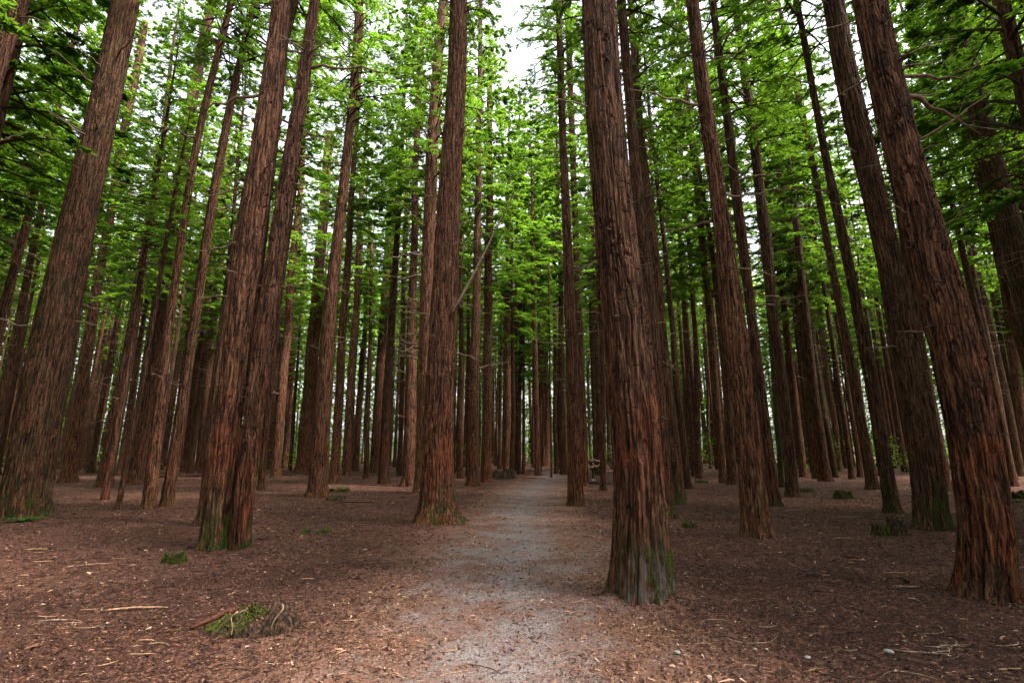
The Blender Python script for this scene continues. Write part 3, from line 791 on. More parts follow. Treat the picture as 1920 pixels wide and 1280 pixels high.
while count < 220 and tries < 20000:
    tries += 1
    forced = tries <= len(FORCED)
    az = math.radians(frng.uniform(-50, 50)); dd = math.sqrt(frng.uniform(30 ** 2, 98 ** 2))
    x, y = dd * math.sin(az), dd * math.cos(az)
    if forced: x, y = FORCED[tries - 1]; az = math.atan2(x, y); dd = math.hypot(x, y)
    elif abs(x - (2.6 + .05 * (y - 40))) < 2.2 and y < 48: continue
    if not forced and any((x - a) ** 2 + (y - b) ** 2 < (2.6 if dd < 50 else 3.4) ** 2 for a, b in placed): continue
    placed.append((x, y)); count += 1
    deg = math.degrees(az)
    lab = next(l for a, b, l in SECTORS if a <= deg < b)
    root = thing('redwood_tree', (x, y, 0), lab, 'tree', lab.replace('distant redwood trunk seen', 'distant trunks').replace('distant dark redwood trunk seen', 'distant trunks'))
    s = frng.uniform(.55, 1.25); hsx = frng.uniform(.88, 1.1)
    if forced: hsx = 1.34
    elif abs(deg - 2) < 6 and dd < 42: hsx *= .72
    lean = Euler((frng.uniform(-.012, .012), frng.uniform(-.012, .012), frng.uniform(0, 6.28)))
    t = link('trunk', FAR_TRUNK[frng.randrange(8)], root, (0, 0, 0), lean, (s, s, hsx))
    t['red'] = frng.uniform(0, .8); t['grey'] = frng.uniform(0, 1); t['moss'] = frng.uniform(0, .8); t['moss_up'] = frng.choice([0, 0, 0, .8]); t['scuff'] = 0.0; t['shaded'] = 1.0  # farther rows take the full painted depth shade
    cb = frng.uniform(10.5, 16.5) * hsx
    sx = frng.uniform(.8, 1.15) * (1.35 if forced else 1)
    link('crown', CROWN_FAR[frng.randrange(5)], root, (0, 0, cb), (lean.x, lean.y, frng.uniform(0, 6.28)), (sx, sx, (32 * hsx - cb) / 20))

# the plantation goes on behind and beside the camera
for q in range(4000):
    if count >= 220 + 76: break
    az = math.radians(frng.uniform(48, 312)); dd = math.sqrt(frng.uniform(4.5 ** 2, 36 ** 2))
    x, y = dd * math.sin(az), dd * math.cos(az)
    if (abs(x + .4) < 4.6 and y < 0) or dd < 6: continue
    if math.cos(az) > .45 and dd < 20: continue
    if 84 < math.degrees(az) < 132 and dd < 26: continue
    if any((x - a) ** 2 + (y - b) ** 2 < 2.7 ** 2 for a, b in placed): continue
    placed.append((x, y)); count += 1
    root = thing('redwood_tree', (x, y, 0), 'tall redwood standing outside the view, around the place of the photographer', 'tree', 'redwoods around the photographer')
    s = frng.uniform(.7, 1.3)
    t = link('trunk', FAR_TRUNK[frng.randrange(8)], root, (0, 0, 0), (0, 0, frng.uniform(0, 6.28)), (s, s, 1))
    t['red'] = .5; t['grey'] = .4; t['moss'] = .4; t['moss_up'] = 0.0; t['scuff'] = 0.0
    cb = frng.uniform(8.0, 11.0); sx = frng.uniform(1.15, 1.4)
    link('crown', CROWN_FAR[frng.randrange(5)], root, (0, 0, cb), (0, 0, frng.uniform(0, 6.28)), (sx, sx, (32 - cb) / 20))

# ------------------------------------------------------------------ far wood and undergrowth, uncountable
def far_trunks():
    r = np.random.default_rng(31)
    g = Geo(); n = 0
    while n < 400:
        az = math.radians(r.uniform(-54, 54)); d = math.sqrt(r.uniform(56 ** 2, 104 ** 2))
        x, y = d * math.sin(az), d * math.cos(az)
        if abs(x - (2.6 + .05 * (y - 40))) < 1.2 and y < 70: continue
        n += 1
        R = r.uniform(.10, .30); H = r.uniform(24, 34); s = np.array([-.003, .012, .05, .3, .65, 1.0])
        dx, dy = r.normal(0, .35, 2)
        g.tube(np.stack([x + dx * s, y + dy * s, H * s], 1), R * np.array([1.45, 1.25, 1.0, .85, .5, .06]), 6)
    o = link('distant_trunks', g.build('distant_trunks', BARK)); o['shaded'] = 1.0
    tag(o, 'countless thin dark trunks packed in the far depth of the plantation', 'far trunks', kind='stuff')
far_trunks()

def far_wood():
    r = np.random.default_rng(77)
    n = 7600
    az = np.radians(r.uniform(-60, 60, n)); d = r.uniform(90, 108, n)
    top = 32 + 6 * perlin(az * 9, .5, .5)
    z = top * r.random(n) ** .85
    C = np.stack([d * np.sin(az), d * np.cos(az), z], 1)
    # the wood goes on all round, nearer at the sides and behind
    m2 = 6500
    a2 = np.radians(r.uniform(60, 300, m2)); d2 = r.uniform(48, 70, m2); a2 = np.where(np.abs(a2 - np.pi) < .14, a2 + .3, a2)
    C = np.vstack([C, np.stack([d2 * np.sin(a2), d2 * np.cos(a2), 24 * r.random(m2)], 1)]); n += m2
    big = np.concatenate([np.ones(n - m2), np.full(m2, 1.9)])
    per = 55
    B = np.repeat(C, per, 0); m = len(B)
    off = r.normal(0, 1, (m, 3)) * np.array([1.5, 1.5, .55])
    B = B + off
    tone = np.clip(np.repeat(r.uniform(.1, 1, n), per) + r.normal(0, .15, m), 0, 1)
    D = r.normal(0, 1, (m, 3)); D[:, 2] *= .4
    U = np.array([0, 0, 1]) + r.normal(0, .5, (m, 3))
    B[:, 2] = np.abs(B[:, 2])
    V, Fq = leaf_faces(B, D, U, (r.uniform(.35, .8, m) * np.repeat(big, per))[:, None], (r.uniform(.10, .2, m) * np.repeat(big, per))[:, None])
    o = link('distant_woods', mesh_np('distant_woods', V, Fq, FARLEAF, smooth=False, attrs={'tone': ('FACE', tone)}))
    tag(o, 'bright green foliage of the far wood closing the view behind all trunks', 'woods', kind='stuff')
far_wood()

def undergrowth():
    r = np.random.default_rng(78)
    C = []
    for _ in range(150):
        az = math.radians(r.uniform(-52, 52)); d = r.uniform(48, 92)
        if abs(math.degrees(az) - 2.5) < 3.5 and d < 75: continue
        if math.degrees(az) < 8 and d < 66 and r.random() < .8: continue
        C.append((d * math.sin(az), d * math.cos(az), r.uniform(.2, 1.8 if math.degrees(az) < 8 else 3.0)))
    C = np.array(C); per = 110
    B = np.repeat(C, per, 0); m = len(B)
    B = B + r.normal(0, 1, (m, 3)) * np.array([1.0, 1.0, .6]); B[:, 2] = np.abs(B[:, 2])
    tone = np.clip(r.normal(.45, .25, m), 0, 1)
    D = r.normal(0, 1, (m, 3)); D[:, 2] *= .5
    V, Fq = leaf_faces(B, D, np.array([0, 0, 1]) + r.normal(0, .5, (m, 3)), r.uniform(.16, .42, m)[:, None], r.uniform(.04, .10, m)[:, None])
    o = link('undergrowth', mesh_np('undergrowth', V, Fq, LEAF, smooth=False, attrs={'tone': ('FACE', tone)}))
    tag(o, 'low dim green undergrowth between the far trunks', 'undergrowth', kind='stuff')
undergrowth()

# ------------------------------------------------------------------ litter on the ground
def litter():
    r = np.random.default_rng(5)
    def patch(n, d0, d1, pw, s0, ba=1.6, bb=2.4):
        d = (d0 ** pw + (d1 ** pw - d0 ** pw) * r.random(n)) ** (1 / pw)
        az = np.radians(r.uniform(-51, 51, n))
        x, y = d * np.sin(az), d * np.cos(az)
        on = np.clip(1 - np.abs(x - path_c(y)) / (path_w(y) * 1.35), 0, 1)
        dens = perlin(x * .9, y * .9, 2.2) * .35
        keep = r.random(n) < np.clip(1.0 - 1.0 * on + dens * 1.4, .26, 1)
        x, y, on = x[keep], y[keep], on[keep]; n = len(x)
        z = ground_z(x, y) * np.clip(1.4 - np.hypot(x, y) / 60, 0, 1) + .008 + .012 * r.random(n) ** 2 * (1 - on) + .008 * (on > 0)
        yaw = r.uniform(0, 6.283, n); til = r.normal(0, .16, n)
        ln = s0 * np.exp(r.normal(0, .55, n)) * .034; wd = np.clip(ln * r.uniform(.06, .16, n), .0013, .009)
        dx = np.stack([np.cos(yaw) * np.cos(til), np.sin(yaw) * np.cos(til), np.sin(til)], 1)
        sx = np.stack([-np.sin(yaw), np.cos(yaw), r.normal(0, .3, n)], 1)
        P = np.stack([x, y, z], 1)
        bend = (np.stack([-np.sin(yaw), np.cos(yaw), 0 * yaw], 1) * r.normal(0, .18, n)[:, None] + np.array([0, 0, .10])) * ln[:, None]
        a0, a1 = P - dx * ln[:, None] / 2, P + dx * ln[:, None] / 2
        mid = P + bend
        w = sx * wd[:, None]
        V = np.stack([a0 - w * .5, a0 + w * .5, mid + w, mid - w, a1 + w * .35, a1 - w * .35], 1).reshape(-1, 3)
        k = np.arange(n)[:, None] * 6
        Fq = np.concatenate([k + [0, 3, 2, 1], k + [3, 5, 4, 2]], 1).reshape(-1, 4)
        tone = np.clip(r.beta(ba, bb, n) + .28 * np.clip(on * 2.2, 0, 1) + .10 * perlin(x * .7, y * .7, 8.8), 0, .95)  # chips on the path lightened too, light painted into their tone
        tone = np.where(r.random(n) < .010, 1.0, tone)
        return V, Fq, np.repeat(tone, 2)
    A = [patch(260000, 3.6, 9, 2.0, .62, 1.0, 2.5), patch(190000, 9, 24, 1.5, 1.15, .8, 1.8), patch(36000, 24, 50, 1.5, 3.0, .7, 1.0)]
    V = np.vstack([a[0] for a in A]); offs = np.cumsum([0] + [len(a[0]) for a in A])
    Fq = np.vstack([a[1] + offs[i] for i, a in enumerate(A)]); T = np.concatenate([a[2] for a in A])
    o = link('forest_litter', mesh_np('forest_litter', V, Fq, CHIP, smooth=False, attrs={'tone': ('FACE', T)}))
    tag(o, 'brown fallen redwood needles and bark flakes covering the forest floor', 'leaf litter', kind='stuff')
litter()

def stick_obj(px, py, L, rad, yaw, mat, label, group, name='fallen_stick', curve=.1, seed=0, tw=0):
    r = np.random.default_rng(4000 + seed)
    p = ground_at(px, py)
    n = 9; s = np.linspace(-.5, .5, n)
    pts = np.stack([s * L, curve * L * (4 * s ** 2 - .5) * .5 + r.normal(0, .012 * L, n), rad * .6 + 0 * s], 1)
    ca, sa = math.cos(yaw), math.sin(yaw)
    W = np.stack([pts[:, 0] * ca - pts[:, 1] * sa, pts[:, 0] * sa + pts[:, 1] * ca, pts[:, 2]], 1)
    W[:, 2] += ground_z(p.x + W[:, 0], p.y + W[:, 1]) + .012
    g = Geo()
    g.tube(W, rad * np.array([.35, .8, 1, 1, .95, .9, .85, .6, .3]), 6)
    for q in range(tw):
        i = r.integers(2, 7); a = yaw + r.choice([-1, 1]) * r.uniform(.5, 1.1); l = L * r.uniform(.15, .35)
        t = np.linspace(0, 1, 4)[:, None]
        g.tube(W[i] + np.array([math.cos(a), math.sin(a), .15]) * l * t, rad * np.array([.6, .5, .35, .2]), 4)
    me = g.build(name, mat)
    return tag(link(name, me, loc=(p.x, p.y, 0)), label, 'stick', group)

# pale splinters: (px, py, length m, yaw deg)
PALE = [(255,1146,.62,14),(165,1148,.20,4),(85,1160,.20,-3),(275,1202,.16,-4),(265,1226,.24,5),(138,1173,.18,4),(68,1031,.36,12),(78,1055,.34,6),(180,1060,.45,14),(75,1038,.2,6),(225,1047,.2,18),(427,1107,.12,-3),(575,1086,.2,12),(202,1244,.14,50),(1340,1027,.28,-6),(1582,1010,.34,-15),(1680,1076,.34,-2),(1700,1100,.34,-4),(1605,1050,.2,0),(1310,1187,.20,-38),(1440,1179,.22,8),(1880,1196,.2,40),(1545,1080,.22,4),(1900,1258,.3,8),(1420,1255,.22,-20),(1530,1261,.16,18),(1720,1076,.25,10),(845,1222,.2,22),(850,1265,.24,24),(990,1223,.16,58),(660,1163,.22,14),(770,1000,.3,0),(710,960,.5,2),(160,953,.7,2),(130,918,.7,2),(1500,956,.7,-4),(1596,969,.7,0),(1650,971,.5,0)]
for k, (a, b, L, yw) in enumerate(PALE):
    stick_obj(a, b, L, .0055 + .005 * (L > .3) + .003 * (k % 3 == 0), math.radians(yw), WOOD_PALE, 'pale splintered stick lying on the brown needle litter', 'pale splintered sticks on the litter', curve=random.uniform(-.25, .3), seed=k)
# thin curved brown twigs
for k in range(46):
    rr = random.Random(600 + k)
    a, b = rr.uniform(60, 1900), rr.uniform(1080, 1278)
    if k < 14: a = rr.uniform(1350, 1900); b = rr.uniform(1170, 1275)
    stick_obj(a, b, rr.uniform(.25, .6), .0035 + .002 * rr.random(), rr.uniform(-.9, .9) + (3.14 if rr.random() < .5 else 0), TWIG if k % 3 else LIMB,
              'thin curved brown twig on the needle litter', 'thin curved twigs on the litter', 'fallen_twig', rr.uniform(.25, .8), 100 + k, rr.randrange(3))
stick_obj(672, 941, 1.3, .028, -.12, WOOD_RED, 'curved dark red fallen branch left of the mossy-footed trunk', None, 'fallen_branch', -.25, 300, 1)
stick_obj(1000, 897, 1.7, .03, -.02, WOOD_DARK, 'thin dark branch lying across the far end of the path', None, 'fallen_branch', .05, 301, 2)
stick_obj(1115, 906, 1.9, .06, -.5, WOOD_DARK, 'short dark fallen branch on the ground by the person in dark clothes', None, 'fallen_branch', .08, 302)
stick_obj(1527, 1081, .22, .018, 0, WOOD_DARK, 'dark bark splinter on the litter right of the path', None, 'fallen_bark', .02, 303)
stick_obj(1700, 1091, .16, .03, 1.2, WOOD_DARK, 'small dark upturned bark piece left of the right edge trunk', None, 'fallen_bark', .05, 304)
stick_obj(1600, 1046, .28, .02, -.3, WOOD_RED, 'rusty bark piece lying in the litter before the stumps', None, 'fallen_bark', .05, 305)
stick_obj(1085, 1128, .3, .008, .9, WOOD_PALE, 'bent pale twig on the path beside the thickest trunk', None, 'fallen_twig', .5, 306, 1)
stick_obj(480, 1131, .42, .008, -.1, WOOD_DARK, 'thin dark twig behind the big mossy rotten stump', None, 'fallen_twig', .1, 307)
stick_obj(502, 924, .35, .022, .3, WOOD_PALE, 'small whitish forked stick right of the twin-stemmed trunk', None, 'fallen_stick', .2, 308, 1)

def log_obj(pa, pb, rad, label):
    a, b = ground_at(*pa), ground_at(*pb)
    g = Geo(); n = 16; s = np.linspace(0, 1, n)
    d = np.array(b - a)
    r = np.random.default_rng(9)
    W = d[None] * s[:, None]; W[:, 2] = rad * .7 + .05 * r.standard_normal(n)
    g.tube(W, rad * (1 - .45 * s) * (1 + .08 * r.standard_normal(n)), 10)
    for q in (4, 8, 12):
        t = np.linspace(0, 1, 4)[:, None]
        g.tube(W[q] + np.array([.1, 0, .45]) * t * rad * 7, rad * np.array([.3, .25, .2, .1]), 5)
    tag(link('fallen_log', g.build('fallen_log', WOOD_DARK), loc=(a.x, a.y, 0)), label, 'log')
log_obj((300, 895), (600, 891), .10, 'long dark fallen log lying across the ground behind the twin-stemmed trunk')
log_obj((1140, 868), (1150, 880), .12, 'short dark log on the ground behind the thickest path trunk')

# pebbles
for k, (a, b, s) in enumerate([(1667, 1226, .032), (1515, 1240, .022), (1416, 1220, .014), (1202, 1166, .022), (1330, 1276, .02), (1271, 1230, .028), (1398, 1150, .012), (1352, 1182, .013), (1091, 1209, .012), (1618, 1051, .03), (1086, 1078, .012), (700, 1125, .011)]):
    bm = bmesh.new(); bmesh.ops.create_icosphere(bm, subdivisions=3, radius=s)
    rr = random.Random(k)
    for v in bm.verts:
        v.co *= 1 + .14 * float(perlin(v.co.x / s * 1.3 + k * 5, v.co.y / s * 1.3, v.co.z / s * 1.3))
        v.co.z *= .6; v.co.x *= 1.3
    bmesh.ops.rotate(bm, matrix=Matrix.Rotation(rr.uniform(0, 3), 3, 'Z'), verts=bm.verts)
    me = bpy.data.meshes.new('pebble'); bm.to_mesh(me); bm.free(); me.materials.append(STONE)
    for p in me.polygons: p.use_smooth = True
    g0 = ground_at(a, b)
    tag(link('pebble', me, loc=(g0.x, g0.y, float(ground_z(g0.x, g0.y)) + s * .4 + .01)), 'small whitish pebble lying in the litter near the path', 'pebble', 'whitish pebbles near the path')

# ------------------------------------------------------------------ stumps, moss, ferns
def leaf_tuft(name, n, sx, sy, sz, leaf, mat, seed, parent=None, loc=(0, 0, 0), surf=None):
    r = np.random.default_rng(seed)
    if surf is None:
        B = r.normal(0, 1, (n, 3)) * np.array([sx, sy, sz]); B[:, 2] = np.abs(B[:, 2])
        D = B * np.array([1, 1, .5]) + r.normal(0, 1, (n, 3)) * sx * .7 + np.array([0, 0, sz * .6])
    else:
        B, D = surf
        n = len(B)
    U = np.array([0, 0, 1]) + r.normal(0, .6, (n, 3))
    V, Fq = leaf_faces(B, D, U, leaf * r.uniform(.5, 1.4, n)[:, None], leaf * .28 * r.uniform(.6, 1.3, n)[:, None])
    return link(name, mesh_np(name, V, Fq, mat, smooth=False, attrs={'tone': ('FACE', r.random(n))}), parent, loc)

def stump(px, py, rad, h, label, mossy=.6, seed=0, squash=(1, 1), slope=0.0, jag=.35, yaw=0.0):
    p = ground_at(px, py)
    r = np.random.default_rng(2000 + seed)
    root = thing('mossy_stump', (p.x, p.y + rad * .8, 0), label, 'stump', None)
    nth, nz, nt = 72, 20, 12
    th = np.linspace(0, 2 * np.pi, nth, endpoint=False)
    rim = h * (1 + jag * 2 * perlin(np.cos(th) * 2.2 + seed, np.sin(th) * 2.2, 3.3) + jag * .9 * perlin(np.cos(th) * 8 + seed, np.sin(th) * 8, 1.3)) + slope * np.cos(th - yaw) * h
    rim = np.clip(rim, h * .12, None)
    V = []
    for i in range(nz):
        t = i / (nz - 1)
        rr = rad * (1.25 - .35 * t ** .6) * (1 + .16 * perlin(np.cos(th) * 3 + seed, np.sin(th) * 3, t * .8) + .07 * perlin(np.cos(th) * 11, np.sin(th) * 11 + seed, t * 2) + .12 * np.cos(5 * th + seed) * (1 - t))
        V.append(np.stack([rr * np.cos(th) * squash[0], rr * np.sin(th) * squash[1], rim * t - .04 * (1 - t)], 1))
    for i in range(1, nt):
        t = i / (nt - 1)
        rr = rad * .9 * (1 - t * .98) * (1 + .1 * perlin(np.cos(th) * 3 + seed, np.sin(th) * 3, 1.0))
        zz = rim * (1 - t) + h * t * .45 - .25 * h * math.sin(math.pi * min(1, t * 1.3)) + .12 * h * perlin(np.cos(th) * rr * 30, np.sin(th) * rr * 30, seed)
        V.append(np.stack([rr * np.cos(th) * squash[0], rr * np.sin(th) * squash[1], zz], 1))
    V = np.vstack(V)
    n = nz + nt - 1
    i, j = np.meshgrid(np.arange(n - 1), np.arange(nth), indexing='ij')
    Fq = np.stack([i * nth + j, i * nth + (j + 1) % nth, (i + 1) * nth + (j + 1) % nth, (i + 1) * nth + j], -1).reshape(-1, 4)
    link('stump_wood', mesh_np('stump_wood', V, Fq, WOOD_DARK), root)
    if mossy:
        m = int(7000 * mossy * (rad / .3 + .5))
        cand = r.integers(0, nz * nth, m * 4)
        B = V[cand]
        nn = perlin(B[:, 0] * 6 / rad * .3 + seed, B[:, 1] * 6 / rad * .3, B[:, 2] * 6)
        B = B[nn > (.12 - .35 * mossy)][:m]
        B = B * 1.01 + r.normal(0, .006, B.shape)
        D = B * np.array([1, 1, .3]) / rad + r.normal(0, .8, B.shape) + np.array([0, 0, -.1])
        leaf_tuft('moss', len(B), 0, 0, 0, .011 + .012 * rad, MOSSLEAF, seed, root, surf=(B, D))
    return root
def rotten_mound():
    p = ground_at(448, 1194)
    root = thing('mossy_stump', (p.x, p.y + .26, 0), 'big low rotten stump half covered in green moss, left of the path in front', 'stump')
    nr, nth = 70, 200
    rr = np.linspace(0, 1, nr)[:, None]; th = np.linspace(0, 2 * np.pi, nth, endpoint=False)[None]
    out = 1 + .16 * perlin(np.cos(th) * 2, np.sin(th) * 2, 3.1) + .07 * perlin(np.cos(th) * 9, np.sin(th) * 9, 1.1)
    X = .50 * rr * out * np.cos(th); Y = .27 * rr * out * np.sin(th)
    # high broken shoulder to the right, a long slope down to the left
    hx = np.interp(X, [-.55, -.35, -.1, .1, .25, .36, .46, .52], [.02, .07, .16, .20, .25, .25, .15, .03])
    prof = np.clip(1 - rr ** 5, 0, 1)
    Z = hx * prof * (1 - .25 * (Y / .27) ** 2)
    k = np.clip(Z / .1, 0, 1)
    Z = Z + k * (.055 * perlin(X * 9, Y * 9, .3) + .045 * perlin(X * 22, Y * 22, 5.3) + .022 * perlin(X * 60, Y * 60, 2.3)) - .07 * k * np.exp(-((X + .02) / .07) ** 2 - ((Y + .06) / .09) ** 2) - .05 * k * np.exp(-((X - .15) / .04) ** 2 - ((Y + .12) / .10) ** 2)
    Z = np.maximum(Z, -.01) - .01
    V = np.stack([X, Y, Z], -1).reshape(-1, 3)
    i, j = np.meshgrid(np.arange(nr - 1), np.arange(nth), indexing='ij')
    Fq = np.stack([i * nth + j, (i + 1) * nth + j, (i + 1) * nth + (j + 1) % nth, i * nth + (j + 1) % nth], -1).reshape(-1, 4)
    link('stump_wood', mesh_np('stump_wood', V, Fq, WOOD_DARK), root)
    r = np.random.default_rng(4)
    def cover(n, f):
        c = V[r.integers(nth * 3, len(V), n * 3)]; c = c[f(c)][:n]
        return c + r.normal(0, .007, c.shape) + np.array([0, 0, .006])
    B = cover(9000, lambda c: (perlin(c[:, 0] * 7, c[:, 1] * 7, 4.4) + np.interp(c[:, 0], [-.5, -.1, .1, .3, .5], [.15, .22, -.10, -.12, -.5]) - .9 * (c[:, 1] + .05) > .05) & (c[:, 2] > .01))
    leaf_tuft('moss', len(B), 0, 0, 0, .011, MOSSLEAF, 5, root, surf=(B, B * np.array([1, 1, .3]) * 2 + r.normal(0, .7, B.shape) + np.array([0, -.3, .5])))
    # fibres and flakes of rotten bark lying over it
    C = cover(600, lambda c: perlin(c[:, 0] * 5, c[:, 1] * 5, 8.4) + c[:, 0] * .9 > -.1)
    C[:, 2] += .012
    D = r.normal(0, 1, C.shape) * np.array([1, .8, .5])
    Vv, Ff = leaf_faces(C, D, np.array([0, 0, 1]) + r.normal(0, .5, C.shape), .045 * r.uniform(.5, 1.6, len(C))[:, None], .005 * r.uniform(.6, 1.5, len(C))[:, None])
    fl = link('bark_flakes', mesh_np('bark_flakes', Vv, Ff, CHIP, smooth=False, attrs={'tone': ('FACE', r.beta(1.3, 2.2, len(C)))}), root)
    fl['kind'] = 'stuff'
    for q in range(8):
        rr_ = random.Random(70 + q); g = Geo(); s = np.linspace(0, 1, 10)
        x0, y0 = rr_.uniform(-.3, .4), rr_.uniform(-.2, -.05); a = rr_.uniform(-2.2, -.9); L = rr_.uniform(.10, .26)
        px, py = x0 + math.cos(a) * L * s + .03 * np.sin(s * 5 + q), y0 + math.sin(a) * L * s
        z = np.interp(px, [-.55, -.35, -.1, .1, .25, .36, .46, .52], [.02, .07, .16, .20, .25, .25, .15, .03]) * np.clip(1 - np.abs(py / .29) ** 4, 0, 1) + .03
        g.tube(np.stack([px, py, z], 1), (.005 + .003 * rr_.random()) * (1 - .6 * s), 5)
        link('root', g.build('root', LIMB if q % 3 else TWIG), root)
    g = Geo(); s = np.linspace(0, 1, 10)
    g.tube(np.stack([-.22 - .38 * s, .02 - .05 * s + .015 * np.sin(s * 6), .15 * (1 - s) ** 1.1 + .01], 1), .032 * (1 - .55 * s), 8)
    link('root', g.build('root', WOOD_RED), root)
rotten_mound()
stump(318, 1056, .13, .13, 'small bright green mossy stump left of the twin-stemmed trunk', 1.0, 2, (1.2, 1))
stump(1588, 935, .30, .28, 'flat-topped mossy stump in the open between two right trunks', .8, 3, jag=.15)
stump(1660, 1003, .15, .18, 'small mossy stump left one of two at the foot of the thick right trunk', .9, 4)
stump(1690, 1003, .16, .28, 'brown stump right one of two at the foot of the thick right trunk', .2, 5)
stump(1296, 990, .14, .10, 'tiny mossy stump just right of the thickest path trunk', 1.0, 6)
stump(587, 998, .28, .06, 'low crumbled stump in the litter left of the mossy-footed trunk', .4, 7)
stump(632, 922, .42, .12, 'low mossy stump right of the slim flared redwood', .7, 8)
stump(625, 938, .30, .10, 'brownish mound stump in front of the slim flared redwood', .3, 9)
stump(168, 886, .45, .25, 'dark rounded stump right of the reddish redwood on the left', .2, 10)
stump(1510, 922, .50, .12, 'low green mound stump behind the greyish slim redwood', .8, 11)
stump(942, 898, .7, .5, 'dark mossy stump at the foot of the broad trunk by the path bend', .3, 12)
stump(1320, 906, .35, .12, 'low bright mossy stump between thickest trunk and the two dark trunks', 1.0, 13)
stump(1915, 935, .35, .22, 'mossy stump at the right border behind the nearest trunk', 1.0, 14)

def fern(px, py, label, size=.35, n=11, seed=0):
    p = ground_at(px, py)
    root = thing('fern', (p.x, p.y, 0), label, 'fern', 'ferns and sprouts on the forest floor')
    r = np.random.default_rng(seed + 60)
    B, D = [], []
    g = Geo()
    for k in range(n):
        a = r.uniform(0, 6.28); L = size * r.uniform(.6, 1.1); s = np.linspace(0, 1, 16)
        arc = np.stack([math.cos(a) * L * s, math.sin(a) * L * s, L * (.95 * s - .75 * s ** 2)], 1)
        g.tube(arc, .004 * (1 - .7 * s) + .001, 3, 0, False)
        T = np.gradient(arc, axis=0); T /= np.linalg.norm(T, axis=1)[:, None]
        sd = np.array([-math.sin(a), math.cos(a), 0])
        for sg in (-1, 1):
            B.append(arc[2:]); D.append(T[2:] * .5 + sd * sg)
    link('stem', g.build('stem', LIMB), root)
    B, D = np.vstack(B), np.vstack(D)
    V, Fq = leaf_faces(B, D, np.tile([0, 0, 1.], (len(B), 1)) + r.normal(0, .2, B.shape), size * .22 * r.uniform(.7, 1.1, len(B))[:, None], size * .045 + 0 * r.random(len(B))[:, None])
    link('frond', mesh_np('frond', V, Fq, FERN, smooth=False, attrs={'tone': ('FACE', r.random(len(B)))}), root)
for k, (a, b, s, l) in enumerate([(42, 978, .32, 'green fern at the foot of the very thick left edge trunk, front one'), (60, 974, .26, 'green fern at the right side of the left edge trunk foot'),
        (20, 974, .2, 'small fern at the left border beside the left edge trunk'), (541, 905, .3, 'thin pale sprout standing right of the twin-stemmed trunk'), (640, 913, .3, 'small fern on the low stump right of the slim flared redwood'),
        (1908, 942, .4, 'bright green fern at the right border behind the nearest trunk')]):
    fern(a, b, l, s, 12, k)

# ------------------------------------------------------------------ people by the far trees
def skin_chain(bm, lay, pts, prev=None):
    vs = []
    for (co, rad) in pts:
        v = bm.verts.new(co); v[lay].radius = (rad, rad) if not isinstance(rad, tuple) else rad
        if prev is not None: bm.edges.new((prev, v))
        prev = v; vs.append(v)
    return vs

def skin_object(name, build, mat, parent, sub=2):
    me = bpy.data.meshes.new(name); bm = bmesh.new()
    lay = bm.verts.layers.skin.verify()
    rootv = build(bm, lay)
    rootv[lay].use_root = True
    bm.to_mesh(me); bm.free(); me.materials.append(mat)
    o = link(name, me, parent)
    o.modifiers.new('skin', 'SKIN').use_smooth_shade = True
    m = o.modifiers.new('sub', 'SUBSURF'); m.levels = sub; m.render_levels = sub
    return o

def flat_mat(name, c, rough=.8):
    t = NT(name)
    n = t.noise(t.new('ShaderNodeTexCoord').outputs['Object'], 40, 3)
    t.put(t.p, 'Base Color', t.mix(n, (*[q * .85 for q in c], 1), (*[min(1, q * 1.12) for q in c], 1))); t.p.inputs['Roughness'].default_value = rough
    return t.m
SKIN, BLACK, WHITE, BLUE, HAIR, SHOE = flat_mat('skin', (.62, .36, .28), .5), flat_mat('black_cloth', (.012, .013, .018)), flat_mat('white_cloth', (.7, .72, .78)), flat_mat('blue_cloth', (.03, .07, .35)), flat_mat('dark_hair', (.05, .02, .012), .5), flat_mat('pale_shoe', (.45, .45, .47))

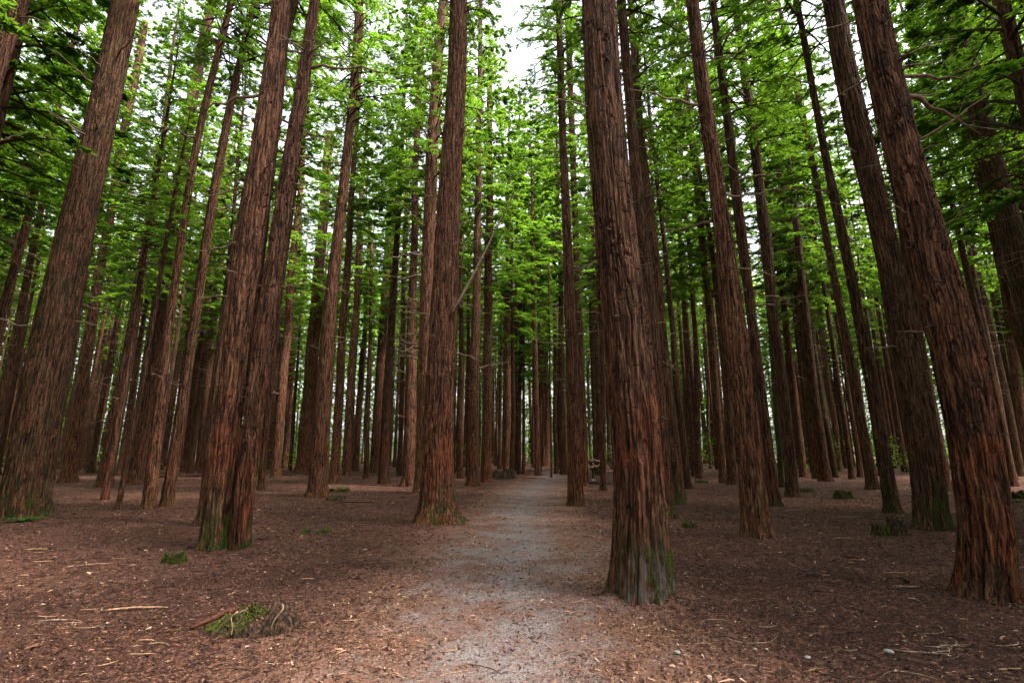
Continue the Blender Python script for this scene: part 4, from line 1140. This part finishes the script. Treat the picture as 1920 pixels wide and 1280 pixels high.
def person(loc, yaw, label, reach=False, hair=HAIR, H=1.42):
    k = H / 1.7
    root = thing('person', loc, label, 'person', None)
    root.rotation_euler = (0, 0, yaw)                       # faces local +X
    root.scale = (k, k, k)
    armR = [((.03, -.20, 1.38), .052), ((.06, -.25, 1.12), .042), ((.26, -.20, 1.02), .034), ((.31, -.19, 1.01), .028)]
    armL = [((.03, .20, 1.38), .052), ((.08, .25, 1.13), .042), ((.28, .20, 1.05), .034), ((.33, .19, 1.05), .028)]
    if reach: armL = [((.03, .20, 1.38), .052), ((.28, .24, 1.36), .042), ((.52, .22, 1.46), .034), ((.57, .21, 1.48), .028)]
    def body(bm, lay):
        sp = skin_chain(bm, lay, [((0, 0, .95), (.15, .12)), ((0, 0, 1.12), (.13, .10)), ((.0, 0, 1.30), (.16, .11)), ((0, 0, 1.42), (.10, .08)), ((.01, 0, 1.50), .052), ((.03, 0, 1.60), (.078, .09)), ((.03, 0, 1.67), (.07, .08))])
        skin_chain(bm, lay, armR, sp[2]); skin_chain(bm, lay, armL, sp[2])
        for sg in (-1, 1):
            skin_chain(bm, lay, [((.0, sg * .09, .86), .088), ((.03, sg * .10, .50), .058), ((-.01 + .05 * sg, sg * .10, .12), .042), ((.02 + .05 * sg, sg * .10, .05), .042), ((.15 + .05 * sg, sg * .11, .035), .034)], sp[0])
        return sp[0]
    skin_object('body', body, SKIN, root)
    def face(bm, lay):
        v = skin_chain(bm, lay, [((.125, 0, 1.60), .012), ((.105, 0, 1.625), .010)])
        return v[0]
    skin_object('nose', face, SKIN, root, 1)
    for sg in (-1, 1):
        bm = bmesh.new(); bmesh.ops.create_uvsphere(bm, u_segments=10, v_segments=8, radius=.011)
        me = bpy.data.meshes.new('eye'); bm.to_mesh(me); bm.free(); me.materials.append(BLACK)
        link('eye', me, root, (.106, sg * .033, 1.628))
    # hands: palm, four unequal bent fingers and a thumb
    for arm, sg in ((armR, -1), (armL, 1)):
        p = Vector(arm[-1][0]); d = (p - Vector(arm[-2][0])).normalized()
        side = Vector((0, 1, 0)); up = d.cross(side).normalized()
        def hand(bm, lay):
            pal = skin_chain(bm, lay, [(p, .024), (p + d * .05, .030)])
            for q, ln in enumerate((.062, .072, .066, .052)):
                b0 = p + d * .085 + side * (q - 1.5) * .019
                c = skin_chain(bm, lay, [(b0, .0095), (b0 + d * ln * .5, .0085), (b0 + d * ln * .85 - up * .018, .0075)], pal[1])
            skin_chain(bm, lay, [(p + d * .035 - side * sg * .035, .0105), (p + d * .07 - side * sg * .05 - up * .01, .009)], pal[0])
            return pal[0]
        skin_object('hand', hand, SKIN, root, 1)
    def shirt(bm, lay):
        sp = skin_chain(bm, lay, [((0, 0, .90), (.165, .135)), ((0, 0, 1.12), (.15, .12)), ((0, 0, 1.30), (.175, .125)), ((0, 0, 1.43), (.105, .085))])
        for arm in (armR, armL):
            a, b = Vector(arm[0][0]), Vector(arm[1][0])
            skin_chain(bm, lay, [(a, .066), (a.lerp(b, .55), .060)], sp[2])
        return sp[0]
    skin_object('shirt', shirt, BLACK, root)
    def trousers(bm, lay):
        c = skin_chain(bm, lay, [((0, 0, .95), (.16, .13))])
        for sg in (-1, 1):
            skin_chain(bm, lay, [((0, sg * .09, .84), .10), ((.03, sg * .10, .50), .072), ((-.01 + .05 * sg, sg * .10, .14), .056)], c[0])
        return c[0]
    skin_object('trousers', trousers, BLACK, root)
    for sg in (-1, 1):
        def shoe(bm, lay):
            v = skin_chain(bm, lay, [((-.02 + .05 * sg, sg * .10, .05), .048), ((.08 + .05 * sg, sg * .105, .042), .042), ((.16 + .05 * sg, sg * .11, .036), .034)])
            return v[0]
        skin_object('shoe', shoe, SHOE, root, 1)
    def hair_b(bm, lay):
        v = skin_chain(bm, lay, [((-.045, 0, 1.60), (.075, .085)), ((-.01, 0, 1.69), (.085, .085)), ((.05, 0, 1.715), (.06, .05))])
        return v[0]
    skin_object('hair', hair_b, hair, root)
    if not reach:
        a, b = Vector(armR[0][0]), Vector(armR[1][0])
        def sl(bm, lay): return skin_chain(bm, lay, [(a.lerp(b, .25), .075), (a.lerp(b, .62), .070)])[0]
        def cf(bm, lay): return skin_chain(bm, lay, [(a.lerp(b, .68), .069), (a.lerp(b, .95), .062)])[0]
        skin_object('white_sleeve', sl, WHITE, root, 1); skin_object('blue_cuff', cf, BLUE, root, 1)
    return root
pp = ground_at(1111.5, 901)
person((pp.x, pp.y, 0), math.radians(-8), 'person in dark clothes with white and blue sleeve by the far trunks beside the path')
pq = ground_at(1127, 897)
person((pq.x + .12, pq.y + .3, 0), math.radians(172), 'person in black half hidden behind the thin pole, one bare arm raised toward the other', True)
